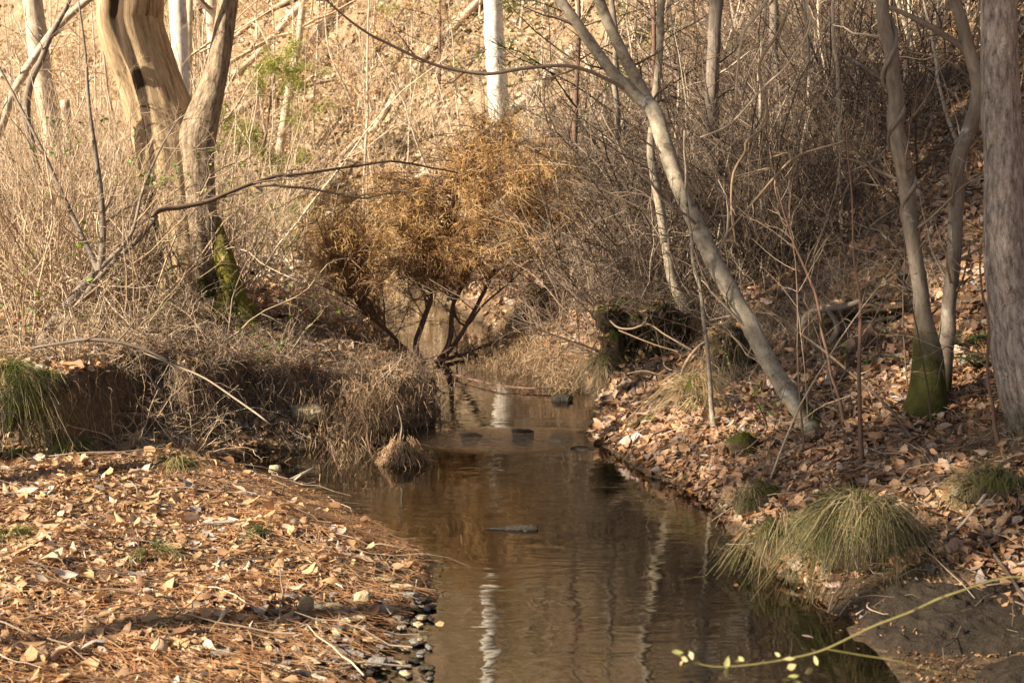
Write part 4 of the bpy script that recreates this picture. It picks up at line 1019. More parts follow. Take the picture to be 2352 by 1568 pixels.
SP_CANE = [dict(K=12, wob=.1, up=.0, n=(5, 9), ang=.75, len=.33, rr=.6, t0=.15, rmin=.0015, tip=.3), dict(K=6, wob=.14, up=.02, n=(2, 4), ang=.7, len=.5, rr=.7, rmin=.0012), dict(K=4, wob=.2, up=.02, n=(0, 0), ang=.7, len=.5)]
SP_TANG = [dict(K=12, wob=.16, up=-.03, n=(6, 10), ang=1.0, len=.45, rr=.6, t0=.1, rmin=.0016, tip=.35), dict(K=7, wob=.22, up=-.01, n=(2, 5), ang=.9, len=.5, rr=.7, rmin=.0013), dict(K=5, wob=.3, up=0, n=(0, 0), ang=.7, len=.5)]
SP_LOW = [dict(K=9, wob=.2, up=-.07, n=(5, 8), ang=1.0, len=.5, rr=.6, t0=.1, rmin=.0014, tip=.4), dict(K=6, wob=.25, up=-.05, n=(1, 3), ang=.9, len=.5, rr=.7, rmin=.0012), dict(K=4, wob=.3, up=-.03, n=(0, 0), ang=.7, len=.5)]
CANE = [shrub_proto('cane_shrub', 'x', 'shrub', 'twig_pale', 15, 1.9, .0075, .75, SP_CANE) for i in range(4)]
TANGP = [shrub_proto('tangled_shrub', 'x', 'shrub', 'twig_pale', 12, 2.2, .0085, .7, SP_TANG) for i in range(3)]
CANEB = [shrub_proto('cane_shrub', 'x', 'shrub', 'twig_brown', 16, 1.7, .007, .5, SP_CANE) for i in range(2)]
TANG = [shrub_proto('tangled_shrub', 'x', 'shrub', 'twig_grey', 13, 2.3, .009, .7, SP_TANG) for i in range(4)]
TANGB = [shrub_proto('tangled_shrub', 'x', 'shrub', 'twig_brown', 12, 2.0, .008, .7, SP_TANG) for i in range(2)]
LOW = [shrub_proto('low_brush', 'x', 'shrub', 'twig_grey', 26, .62, .0035, 1.1, SP_LOW) for i in range(3)]
LOWP = [shrub_proto('low_brush', 'x', 'shrub', 'twig_pale', 20, .62, .0035, 1.1, SP_LOW) for i in range(2)]
LOWB = [shrub_proto('low_brush', 'x', 'shrub', 'twig_brown', 26, .6, .0035, 1.2, SP_LOW) for i in range(2)]
HONEY = [shrub_proto('green_vine', 'x', 'vine', 'twig_brown', 4, .9, .0028, 1.0, SP_TANG, 'green', 60, (.045, .085)) for i in range(3)]
pick = lambda L: L[RNG.integers(len(L))]

def px_of(x, y, z):
    d = y * _cp - (z - 1.7) * _sp
    return 1176 + x / d * F
def spread_out(protos, n, x0, x1, y0, y1, label, group, s0=.8, s1=1.2, ok=None, dmin=.3, tries=60, sink=.02):
    got = []
    for k in range(n * tries):
        if len(got) >= n: break
        x, y = RNG.uniform(x0, x1), RNG.uniform(y0, y1)
        z = h1(x, y)
        if z < .05 or (ok and not ok(x, y, z)): continue
        if any((x - a) ** 2 + (y - b_) ** 2 < dmin ** 2 for a, b_ in got): continue
        got.append((x, y))
        pick(protos).place((x, y, z - sink), RNG.uniform(0, 2 * PI), RNG.uniform(s0, s1), label, group)
infr = lambda x, y, z: -80 < px_of(x, y, z) < 2430
clear_bole = lambda x, y, z: infr(x, y, z) and (y > D0 + .3 or abs(px_of(x, y, z) - 465) > 175)
spread_out(CANE, 26, -5, -2.5, 9.6, 13, 'bare shrub of pale upright canes in the sunny left thicket', 'pale cane shrubs in the left thicket', .75, 1.15, clear_bole, .32)
spread_out(CANE, 12, -8, -2.2, 13.5, 19, 'bare shrub of pale canes deep behind the split tree', 'pale cane shrubs behind the split tree', .9, 1.5, clear_bole, .45)
spread_out(TANGP, 20, -6, -2.5, 9.6, 15, 'pale arching tangled shrub in the sunny left thicket', 'pale tangled shrubs in the left thicket', .6, 1.1, clear_bole, .45)
spread_out(CANEB, 12, -5, -2.5, 9.3, 14, 'brown twiggy shrub among the pale canes of the left thicket', 'brown shrubs in the left thicket', .6, 1.1, clear_bole, .5)
spread_out(LOWP, 11, -3.2, -.9, 8.35, 9.8, 'low pale tangle of fine twigs on top of the left bank', 'low brush on the left bank', .7, 1.1, infr, .16)
spread_out(LOWB, 7, -2.4, -.7, 8.4, 10.5, 'low brown tangle of fine twigs along the edge of the left bank', 'brown brush on the left bank edge', .6, 1.1, infr, .14)
spread_out(LOWP, 6, -4.6, -2.2, 8.6, 10.5, 'low pale tangle of fine twigs near the leaning forked sapling', 'low brush by the forked sapling', .7, 1.1, infr, .25)
spread_out(LOWB, 18, -2.6, .2, 14, 20, 'small brown bush low on the far creek bank behind the dead cedar', 'small bushes behind the dead cedar', .8, 1.6, infr, .35)
nohole = lambda x, y, z: infr(x, y, z) and not (1330 < px_of(x, y, z) < 1640 and y < 11.0)
spread_out(TANG, 60, 1.0, 5.5, 10.9, 15.5, 'bare grey tangled shrub in the shaded right thicket', 'grey tangled shrubs in the right thicket', .6, 1.05, lambda x, y, z: nohole(x, y, z) and px_of(x, y, z) < 1960, .22)
spread_out(TANG, 50, .3, 5.5, 14.5, 21, 'bare grey tangled shrub high at the back of the right thicket', 'grey tangled shrubs at the back', .9, 1.5, infr, .3)
spread_out(TANGB, 36, .4, 4.2, 11, 17, 'brown tangled shrub in the right thicket', 'brown tangled shrubs in the right thicket', .6, 1.1, lambda x, y, z: nohole(x, y, z) and px_of(x, y, z) < 1900, .28)
TANGD = [shrub_proto('tangled_shrub', 'x', 'shrub', 'twig_dark', 11, 2.2, .008, .7, SP_TANG) for i in range(2)]
spread_out(TANGD, 46, .9, 5.8, 11.3, 17.5, 'dark twiggy tangled shrub in the depth of the right thicket', 'dark tangled shrubs in the right thicket', .7, 1.3, nohole, .25)
spread_out(TANGB, 9, 3, 6.5, 11.5, 15, 'sparse brown shrub high on the leafy right slope', 'sparse shrubs on the upper right slope', .5, .8, infr, .7)
spread_out(LOWB, 10, 1.0, 2.2, 8.7, 10.6, 'low brown tangle of twigs around the foot of the leaning tree', 'brown brush by the leaning tree', .45, .8, infr, .25)
spread_out(LOW, 12, 1.9, 3.0, 8.9, 10.8, 'low grey tangle of twigs over the dark root hollow', 'brush over the root hollow', .6, .95, infr, .18)
spread_out(LOWB, 12, .1, 1.2, 11.2, 14, 'dry brown tangle on the right creek bank beside the dead cedar', 'dry tangles beside the dead cedar', .7, 1.2, infr, .25)
spread_out(HONEY, 9, -5, -1.6, 8.8, 11.5, 'green-leaved honeysuckle vine in the left thicket', 'green vines in the left thicket', .5, 1.0, infr, .4)
spread_out(HONEY, 6, 1.2, 3.2, 8, 10.5, 'small green-leaved vine on the shaded right bank', 'green vines on the right bank', .35, .6, infr, .4)
SP_STEM = [dict(K=12, wob=.07, up=.01, n=(6, 10), ang=.7, len=.3, rr=.55, t0=.25, rmin=.0014, tip=.25), dict(K=6, wob=.16, up=.02, n=(1, 3), ang=.7, len=.5, rr=.7, rmin=.0012), dict(K=4, wob=.2, up=.02, n=(0, 0), ang=.7, len=.5)]
STEM = [shrub_proto('thin_sapling', 'x', 'sapling', 'twig_brown', 1, 1.9, .0065, .35, SP_STEM) for i in range(3)] + [shrub_proto('thin_sapling', 'x', 'sapling', 'twig_grey', 1, 1.7, .006, .4, SP_STEM) for i in range(2)]
spread_out(STEM, 34, 1.0, 4.5, 6.8, 11.5, 'thin bare stem rising from the leaves of the right slope', 'thin stems on the right slope', .5, 1.1, nohole, .25)
spread_out(STEM, 14, -4.5, -1.4, 8.6, 12, 'thin bare stem rising from the brush on the left bank', 'thin stems on the left bank', .5, 1.0, infr, .3)
FALL = [shrub_proto('fallen_branch', 'x', 'branch', m_, 1, 1.5, .009, .3, SP_TANG) for m_ in ('twig_grey', 'twig_pale', 'twig_brown')]
for k in range(26):
    x, y = (RNG.uniform(1.1, 4.2), RNG.uniform(5.8, 12)) if k < 19 else (RNG.uniform(-4, -1.2), RNG.uniform(8.7, 11))
    if infr(x, y, h1(x, y)): pick(FALL).place((x, y, h1(x, y) + .06), RNG.uniform(0, 6.28), RNG.uniform(.5, 1.0), 'dead twiggy branch lying on the leaves of the right slope' if k < 19 else 'dead twiggy branch lying in the brush of the left bank', 'fallen branches on the right slope' if k < 19 else 'fallen branches on the left bank', tilt=(RNG.uniform(1.15, 1.5), 0))
# green leaves high on the canes
for (px, py, yy, lab) in ((150, 300, 9.4, 'bright green leafy sprig climbing the canes at upper left'), (390, 380, 9.5, 'green sprig crossing the dark split of the split tree'), (560, 400, 9.6, 'green sprig on the dark fallen branch right of the split tree')):
    p = P(px, py, yy); pick(HONEY).place(p - np.array([0, 0, .18]), RNG.uniform(0, 6), .6, lab)

# ------------------------------------------------------------------ the far hillside
def tree_proto(name, hgt, r, mat, leaves=0, spec=None, lmat='beech', lsize=(.07, .12), cone=False):
    root = thing(name, (0, 0, 0), 'x', 'tree')
    spec = spec or [dict(K=12, wob=.035, up=.02, n=(9, 14), ang=1.0, len=.24, rr=.4, t0=.12, tip=.2, rmin=.006), dict(K=7, wob=.14, up=.02, n=(3, 6), ang=.8, len=.5, rr=.55, rmin=.004), dict(K=5, wob=.2, up=.02, n=(0, 0), ang=.7, len=.5, rr=.6)]
    out = []; grow(out, np.array([0, 0, -.3]), (RNG.normal() * .05, RNG.normal() * .05, 1), hgt, r, spec)
    emit(MB(), out, (9, 4, 3), (0,)).build('trunk', M[mat], root, smooth=True)
    emit(MB(), out, (9, 4, 3), (1, 2, 3)).build('crown', M['twig_pale'], root)
    if leaves:
        tips = [o[1] for o in out if o[0] >= 1]
        pts = np.array([tips[i][RNG.integers(1, len(tips[i]))] for i in RNG.integers(0, len(tips), leaves)]) + RNG.normal(size=(leaves, 3)) * .05
        put_leaves(MB(), pts, RNG.uniform(*lsize, leaves), None, .9, LT3, LF3).build('leaves', M[lmat], root)
    return Proto(root)
FAR_T = [tree_proto('far_tree', RNG.uniform(9, 13), RNG.uniform(.07, .14), 'bark_far') for i in range(4)]
SP_FS = [dict(K=14, wob=.1, up=.04, n=(12, 18), ang=.8, len=.3, rr=.45, t0=.1, tip=.2, rmin=.005), dict(K=7, wob=.2, up=.02, n=(3, 6), ang=.8, len=.5, rr=.55, rmin=.004), dict(K=5, wob=.25, up=.0, n=(0, 0), ang=.7, len=.5, rr=.6)]
FAR_S = [tree_proto('far_sapling', RNG.uniform(3.5, 6), RNG.uniform(.018, .035), 'bark_far', spec=SP_FS) for i in range(5)]
BEECH = [tree_proto('beech_sapling', RNG.uniform(3.5, 5.5), .03, 'bark_far', 420) for i in range(3)]
FBUSH = [shrub_proto('far_shrub', 'x', 'shrub', 'twig_pale', 16, 1.7, .010, .6, SP_CANE) for i in range(3)]
spread_out(FAR_T, 46, -14, 12, 24, 48, 'tall bare tree on the sunlit far hillside', 'tall bare trees on the far hillside', .8, 1.3, infr, 1.2)
spread_out(FAR_S, 190, -12, 8, 19, 40, 'slender bare sapling on the sunlit far hillside', 'slender saplings on the far hillside', .7, 1.2, infr, .6)
spread_out(BEECH, 90, -9, 5, 23, 38, 'young tree still holding tan leaves on the far hillside', 'tan-leaved saplings on the far hillside', .6, 1.1, infr, 1.0)
spread_out(FBUSH, 190, -13, 8, 19, 40, 'pale twiggy shrub on the sunlit far hillside', 'pale shrubs on the far hillside', .6, 1.3, infr, .7)
spread_out(FAR_S, 44, .6, 8, 12.5, 24, 'slender sapling rising out of the right thicket', 'slender saplings in the right thicket', .6, 1.1, infr, .35)
for k in range(14):
    x, y = RNG.uniform(-9, 5), RNG.uniform(20, 34)
    z = h1(x, y)
    if z < .1: continue
    a_ = RNG.uniform(-.5, .5) + (PI if k % 2 else 0); L_ = RNG.uniform(2, 5)
    q = np.array([[x + math.cos(a_) * t_ * L_, y + math.sin(a_) * t_ * L_, 0] for t_ in np.linspace(-.5, .5, 9)]); q[:, 2] = H(q[:, 0], q[:, 1]) + .12
    o = MB().tubes(q, np.linspace(.09, .04, 9) * RNG.uniform(.6, 1.3), 8, rnd=.5).build('fallen_log', M['bark_far'], loc=q[0], smooth=True)
    tag(o, 'fallen grey log lying among the leaves of the far hillside', 'log', 'fallen logs on the far hillside')
# green evergreens among the bare trees
SP_EV = [dict(K=10, wob=.04, up=.02, n=(26, 32), ang=1.25, len=.5, rr=.35, t0=.08, tip=.2, rmin=.004), dict(K=7, wob=.1, up=-.02, n=(5, 8), ang=.7, len=.4, rr=.5, rmin=.003), dict(K=5, wob=.15, up=-.02, n=(0, 0), ang=.7, len=.5)]
def evergreen(name, label, x, y, hgt, r, mat, dens, zoff=0.0, L=.09, w=.008, bark='bark_cedar', twig='twig_dark', lev=2):
    z = h1(x, y) - .1 + zoff
    root = thing(name, (x, y, z), label, 'tree')
    out = []; grow(out, np.array([x, y, z]), (0, 0, 1), hgt, r, SP_EV)
    emit(MB(), out, (10, 5, 3), (0,)).build('trunk', M[bark], root, smooth=True)
    emit(MB(), out, (10, 5, 3), (1, 2)).build('branches', M[twig], root)
    tips = [o[1] for o in out if o[0] >= lev - 1 and RNG.random() < dens]
    c = np.array([t_[RNG.integers(max(1, len(t_) // 3), len(t_))] for t_ in tips])
    mb = MB(); sprays(mb, c, RNG.normal(size=(len(c), 3)) * .5, 26, L, w, .05, .05); mb.build('crown', M[mat], root)
    return root
evergreen('pale_evergreen', 'blurred light green young evergreen on the hillside right of the split tree', P(575, 130, 25)[0], 25, 3.6, .05, 'palegreen', 1.0, 0, .16, .014)
evergreen('pale_evergreen', 'small pale green evergreen on the hillside left of the white trunk', P(1005, 200, 26)[0], 26, 3.4, .04, 'palegreen', .22, 0, .14, .012)
evergreen('dark_cedar', 'sparse dark green cedar with long thin branches right of the white trunk', P(1330, 400, 15.5)[0], 15.5, 4.6, .045, 'evergreen', .5)
evergreen('dark_cedar', 'dark thin-branched cedar in the shade between the white trunk and the leaning fork', P(1500, 400, 14.2)[0], 14.2, 4.2, .04, 'evergreen', .18)

# ------------------------------------------------------------------ banks: overhanging sod, mossy ledges, stump
def ledge(name, label, blobs, mat, fringe=0, fmat='dry_grass', mosstop=.8, cat='bank'):
    b0 = np.array(blobs[0][0])
    root = thing(name, b0, label, cat)
    mb = MB()
    for i, (c, s, *k) in enumerate(blobs):
        mb.blob(c, s, .42, 2.4, 3 + i * 5 + int(c[0] * 100), 30, 17, moss=lambda v, c=c, s=s: mosstop * sstep(-.1, .8, (v[..., 2] - c[2]) / s[2]))
    mb.build('soil', M[mat], root, smooth=True)
    if fringe:
        pp = []
        for (c, s, *k) in blobs:
            n = fringe; th = RNG.uniform(PI * .95, PI * 2.05, n); ph = RNG.uniform(-.5, .9, n)
            pp.append(np.asarray(c) + np.stack([np.cos(th) * np.cos(ph), np.sin(th) * np.cos(ph), np.sin(ph)], 1) * np.asarray(s) * .97)
        pp = np.concatenate(pp)
        q, w_, s_ = blades(pp, RNG.uniform(.05, .3, len(pp)), .004, .4, 1.7, .35, yaw=-PI / 2 + RNG.normal(size=len(pp)) * 1.1)
        MB().ribbons(q, w_, s_).build('hanging_roots', M[fmat], root)
        n = fringe * len(blobs)
        pt = []
        for (c, s, *k) in blobs:
            th = RNG.uniform(0, 2 * PI, fringe); ph = RNG.uniform(.15, 1.5, fringe)
            pt.append(np.asarray(c) + np.stack([np.cos(th) * np.cos(ph), np.sin(th) * np.cos(ph), np.sin(ph)], 1) * np.asarray(s) * 1.0)
        pt = np.concatenate(pt)
        MB().ribbons(*blades(pt, RNG.uniform(.015, .05, len(pt)), .006, .6, .3, 1, K=3)).build('moss', M['mossblade'], root)
    n = 40 * len(blobs); pl = []
    for (c, s, *k) in blobs:
        th = RNG.uniform(0, 2 * PI, 40); ph = RNG.uniform(.3, 1.5, 40)
        pl.append(np.asarray(c) + np.stack([np.cos(th) * np.cos(ph), np.sin(th) * np.cos(ph), np.sin(ph)], 1) * np.asarray(s) * 1.03)
    pl = np.concatenate(pl)
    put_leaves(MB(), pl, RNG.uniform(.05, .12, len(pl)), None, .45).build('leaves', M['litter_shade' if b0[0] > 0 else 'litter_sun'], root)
    return root
ledge('mossy_ledge', 'moss-topped earth ledge roofing the dark hollow on the right bank',
      [(P(1395, 725, 10.95), (.12, .2, .11)), (P(1450, 735, 11.05), (.16, .24, .07)), (P(1508, 722, 10.9), (.13, .26, .1)), (P(1560, 745, 11.0), (.15, .25, .08)), (P(1610, 745, 10.9), (.12, .25, .12)), (P(1405, 800, 11.0), (.09, .2, .17)), (P(1400, 865, 11.05), (.1, .2, .13)), (P(1500, 705, 11.35), (.4, .3, .08)), (P(1445, 770, 11.15), (.1, .16, .09))], 'sod', 36, 'sedge')

def edge_y(x):
    yv = np.arange(7.6, 10.6, .02); hv = H(np.full_like(yv, x), yv)
    return yv[np.argmax(np.gradient(hv))] + .02
for (x0, x1, lab) in ((-3.5, -2.75, 'tangle of tan roots hanging from the bank at the far left'), (-2.75, -2.0, 'tangle of brown roots over the left hollow of the undercut bank'), (-2.0, -1.5, 'tangle of roots over the middle hollow of the undercut bank'), (-1.5, -.95, 'tangle of roots over the right hollow of the undercut bank')):
    n = 190; x = RNG.uniform(x0, x1, n); ye = np.array([edge_y(v) for v in x])
    z = H(x, ye + .1) - RNG.uniform(0, .2, n)
    root = thing('root_tangle', (float(x.mean()), float(ye.mean()), float(z.min())), lab, 'roots')
    p = np.stack([x, ye + RNG.uniform(-.06, .1, n), z], 1)
    d = np.stack([RNG.normal(size=n) * .5, -RNG.uniform(.2, 1.2, n), RNG.normal(size=n) * .4 + .2], 1)
    L = RNG.uniform(.12, .5, n); pts = [p]
    for k in range(8):
        d = d + RNG.normal(size=(n, 3)) * .28; d[:, 2] -= .38
        d /= np.linalg.norm(d, axis=1, keepdims=True)
        q = pts[-1] + d * (L / 8)[:, None]
        q[:, 2] = np.maximum(q[:, 2], np.maximum(H(q[:, 0], q[:, 1]), 0) * 0 + .03)
        pts.append(q)
    pts = np.stack(pts, 1)
    k = RNG.random(n) < .5
    rr = RNG.uniform(.0012, .0042, (n, 1)) * np.linspace(1, .4, 9)
    MB().tubes(pts[k], rr[k], 4, closed=False).build('roots', M['twig_brown'], root)
    MB().tubes(pts[~k], rr[~k], 4, closed=False).build('roots', M['twig_grey'], root)
for k in range(13):
    x = RNG.uniform(-3.4, -.9); y = edge_y(x) + RNG.uniform(-.02, .15)
    pick(LOWP if k % 2 else LOWB).place((x, y, h1(x, y + .08) - .03), RNG.uniform(0, 6.28), RNG.uniform(.4, .75), 'small tangle of twigs drooping over the lip of the undercut bank', 'drooping twigs on the bank lip', tilt=(RNG.uniform(.3, 1.0), 0))
ledge('root_ledge', 'ledge of roots and leaves roofing the black hollow on the right slope', [(P(1990, 715, 9.35), (.28, .3, .07)), (P(1900, 745, 9.2), (.12, .2, .1)), (P(2090, 760, 9.25), (.12, .2, .12))], 'sod', 60, 'sedge', .3)
for (px, py, yy) in ((1400, 715, 10.9), (1450, 720, 11.0), (1500, 705, 10.9), (1560, 720, 10.95), (1610, 725, 10.85), (1660, 745, 9.8), (1530, 690, 11.3), (1430, 690, 11.3)):
    pick(LOWB if px % 20 else LOW).place(P(px, py, yy), RNG.uniform(0, 6.28), RNG.uniform(.4, .7), 'tangle of twigs growing on the moss-topped ledge over the hollow', 'twigs on the mossy ledge', tilt=(RNG.uniform(0, .6), 0))
ledge('earth_pillar', 'brown root-bound earth pillar with mossy top between the hollow and the leaning trunk',
      [(P(1662, 890, 9.75), (.13, .16, .16)), (P(1655, 830, 9.8), (.11, .15, .15)), (P(1662, 775, 9.9), (.12, .15, .1)), (P(1700, 800, 10.0), (.12, .2, .16)), (P(1690, 880, 9.9), (.14, .2, .14))], 'sodsun', 60, 'dry_grass', .5)

# ------------------------------------------------------------------ grass tussocks, fern
def tussock(name, label, px, py, w, h, n, L, mat='sedge', depth=None, cat='grass', yawbias=None, hump=True):
    c = G(px, py)
    y = c[1]; wid = w / F * y * .5; hh = h / F * y
    root = thing(name, c, label, cat)
    if hump: MB().blob(c + np.array([0, wid * .35, hh * .18]), (wid * .75, wid * .6, hh * .6), .2, 2, int(px), 24, 14, moss=lambda v: .75 * sstep(.2 * hh, .7 * hh, v[..., 2] - c[2])).build('mound', M['sod'], root, smooth=True)
    ns = max(3, n // 55)                       # many small tufts, each falling its own way
    sth = RNG.uniform(0, 2 * PI, ns); sph = RNG.uniform(.05, 1.5, ns)
    g_ = RNG.integers(0, ns, n)
    th = sth[g_] + RNG.normal(size=n) * .16; ph = np.clip(sph[g_] + RNG.normal(size=n) * .14, .02, 1.55)
    pts = c + np.array([0, wid * .35, hh * .15]) + np.stack([np.cos(th) * np.cos(ph) * wid * .72, np.sin(th) * np.cos(ph) * wid * .58, np.sin(ph) * hh * .6], 1)
    k = max(1, n // 3)
    tl = RNG.uniform(.55, 1.25, ns)[g_]; ty = (sth + RNG.normal(size=ns) * .9)[g_]
    q, w_, s_ = blades(pts, L * tl * RNG.uniform(.3, 1.2, n), .0036, .5, 1.5, .75, yaw=ty + RNG.normal(size=n) * .45, K=6)
    q[:, 2:] += np.cumsum(RNG.normal(size=(n, 4, 3)) * .012, 1)
    q[..., 2] = np.maximum(q[..., 2], .012)
    rn = np.clip(RNG.random(ns)[g_] * .75 + RNG.random(n) * .4 - .08, 0, 1)
    MB().ribbons(q, w_, s_, rn).build('blades', M[mat], root)
    if hump:
        pt = pts[:k] ; MB().ribbons(*blades(pt, RNG.uniform(.015, .04, len(pt)), .006, .6, .3, 1, K=3)).build('moss', M['mossblade'], root)
    return root
tussock('grass_tussock', 'big drooping grass tussock on the right bank at the water', 1990, 1305, 270, 190, 2800, .26)
tussock('grass_tussock', 'smaller green tussock at the right edge above the crossed stick', 2300, 1165, 210, 90, 900, .2)
tussock('grass_tussock', 'dry clump of sedge hanging off the bank left of the big tussock', 1800, 1290, 150, 120, 700, .26)
tussock('grass_tussock', 'low mossy hump on the bank above the water, left of the big tussock', 1745, 1170, 150, 70, 500, .1)
tussock('grass_tussock', 'bright green grass tuft at the left edge of the undercut bank', 22, 985, 150, 150, 800, .34, 'green_grass')
tussock('grass_tussock', 'small green grass clump at the top of the bank near the left edge', 110, 905, 120, 50, 500, .14, 'green_grass')
tussock('grass_tussock', 'green grass clump at the foot of the undercut bank', 150, 1060, 110, 45, 400, .18, 'green_grass')
tussock('grass_tussock', 'pale green grass clump on the bar by the muddy pool', 400, 1085, 110, 40, 340, .18, 'green_grass')
tussock('grass_tuft', 'thin dark green grass tuft on the needle-covered bar near the water', 598, 1235, 50, 30, 90, .16, 'green_grass', hump=False)
tussock('grass_tuft', 'sparse grass tuft in the middle of the leafy bar', 350, 1290, 80, 40, 120, .17, 'green_grass', hump=False)
tussock('grass_tuft', 'grass tuft at the left edge of the leafy bar', 25, 1260, 90, 50, 180, .17, 'green_grass', hump=False)
tussock('moss_mound', 'golden mossy mound at the water between the leaning tree and the creek', 1710, 1050, 110, 60, 500, .05, 'mossblade', cat='moss')
tussock('moss_mound', 'small dark green moss mound beside the leafy point', 1490, 985, 60, 30, 300, .04, 'mossblade', cat='moss')
tussock('sedge_clump', 'pale dry sedge clump at the foot of the stump', 1600, 950, 90, 110, 700, .26, 'dry_grass', cat='grass')
tussock('sedge_clump', 'sedge clump hanging below the left corner of the mossy ledge', 1390, 890, 70, 90, 600, .22, 'sedge', cat='grass')
def fern(label, px, py, n, L, group=None):
    c = G(px, py); root = thing('fern', c, label, 'fern')
    for k in range(n):
        th = 2 * PI * k / n + RNG.normal() * .3; l = L * RNG.uniform(.7, 1.1)
        t = np.linspace(0, 1, 12)
        sp = c + np.stack([np.cos(th) * t * l * .8, np.sin(th) * t * l * .8, l * (1.0 * t - .75 * t ** 2)], 1)
        d = np.array([-math.sin(th), math.cos(th), 0])
        i = np.repeat(np.arange(2, 12), 2); sg = np.tile([-1, 1], 10)
        a0 = sp[i]; ln = (.34 * l * (1 - t[i]) + .02)
        e0 = a0 + d * (sg * ln)[:, None] + np.array([0, 0, -.15]) * ln[:, None]
        fw = np.array([math.cos(th), math.sin(th), 0])
        pts = np.stack([a0, (a0 + e0) / 2, e0], 1)
        mb = MB().ribbons(pts, np.tile(np.array([.02, .016, .004]), (len(pts), 1)), np.tile(fw, (len(pts), 1)))
        mb.tubes(sp, np.full(12, .0015), 3)
        mb.build('frond', M['fern'], root)
fern('dark green fern between the mossy stump base and the big right trunk', 2215, 800, 8, .3)
fern('dark green fern beside the big right trunk, lower of two', 2250, 850, 7, .26)
fern('small yellowing fern under the grass at the left edge', 18, 1050, 5, .16)

# ------------------------------------------------------------------ stones, drift and floating leaves
def rock(label, px, py, w, d, h, mat, rot=0, flat=.75, name='stone', z=None, group=None, moss=0.0, tilt=0, yy=None):
    c = G(px, py) if yy is None else P(px, py, yy)
    s = c[1] / F * .5
    if z is not None: c[2] = z
    mb = MB().blob((0, 0, 0), (w * s, d * s, h * s), .34, 2.0, int(px * 3 + py), 22, 13, 0, flat, moss)
    o = mb.build(name, M[mat], loc=(0, 0, 0), smooth=True)
    o.location = tuple(float(k) for k in c + np.array([0, 0, h * s * (.45 if z is not None else 1.25)])); o.rotation_euler = (0, tilt, rot)
    return tag(o, label, 'stone', group)
rock('upright oval tan stone on the gravel bar', 703, 1415, 30, 26, 46, 'stone_tan', .4, .9, tilt=.35)
rock('blocky yellowish stone near the water edge of the bar', 832, 1392, 36, 30, 28, 'stone_tan', .2, .6)
rock('grey split slab at the water edge', 885, 1410, 64, 40, 18, 'stone_grey', .5, .7, tilt=.2)
rock('long black wet stone farthest out in the water off the bar', 958, 1388, 66, 22, 12, 'stone_dark', .05)
rock('grey-green flat stone touching the black wet stone', 930, 1375, 62, 26, 14, 'stone_grey', .1)
rock('pale flat stone with a lit tip above the grey-green one', 925, 1352, 56, 24, 10, 'stone_tan', -.1)
rock('tan flat stone in the shallows nearest the needles', 878, 1336, 60, 26, 10, 'stone_tan', .05)
rock('slate blue wet slab at the edge of the needles', 880, 1312, 56, 30, 10, 'stone_dark', .3)
rock('long dark slab lying in the mud near the bottom of the bar', 795, 1512, 108, 26, 14, 'stone_grey', -.2)
rock('pale stone beside the grey split slab', 822, 1432, 40, 30, 16, 'stone_tan', 0)
rock('long pale flat stone left of the blocky stone', 762, 1402, 62, 28, 14, 'stone_tan', .3)
rock('white-edged stone near the mud', 852, 1480, 40, 22, 14, 'stone_tan', .3)
rock('rounded brown stone in the shallows at the bottom', 868, 1538, 46, 34, 22, 'stone_grey', .1)
rock('mustard coloured stone half buried near the bottom of the bar', 445, 1500, 50, 34, 14, 'stone_tan', .1, moss=.35)
rock('flat olive stone right of the mustard stone', 388 + 120, 1508, 56, 30, 12, 'stone_grey', 0, moss=.3)
rock('round pale stone in the muddy pool', 632, 1092, 28, 24, 22, 'stone_tan', 0)
rock('pale mossy boulder under the brown brush of the left bank', 708, 975, 84, 60, 40, 'stone_tan', -.4, .8, moss=.3)
for k in range(150):
    px, py = RNG.uniform(610, 990), RNG.uniform(1370, 1562)
    rock('small flat pebble of the gravel at the lower edge of the bar', px, py, RNG.uniform(16, 44), RNG.uniform(14, 26), RNG.uniform(8, 15) * (1 if px < 850 else .7), ['stone_tan', 'stone_grey', 'stone_grey', 'stone_dark'][k % 4], RNG.uniform(0, 3), name='pebble', group='pebbles of the gravel bar')
# riffle stones
for (px, py, w, lab) in ((985, 980, 44, 'left dark stone breaking the surface in the riffle'), (1075, 998, 84, 'dark wet stone in the middle of the riffle with blue ripples below'), (1200, 990, 36, 'dark stone behind the floating stick of the riffle'), (1275, 1012, 56, 'flat dark stone at the right of the riffle'), (1340, 1030, 66, 'wet black slab where the riffle meets the right bank'), (885, 1020, 60, 'black wet stone beside the root clump')):
    rock(lab, px, py, w, RNG.uniform(30, 90), RNG.uniform(9, 15), 'stone_dark', RNG.uniform(-1.2, 1.2), 1.0, z=-.016)
rock('dark wet stone at the water under the mossy ledge', 1290, 920, 46, 40, 26, 'stone_dark', 0, z=-.01)
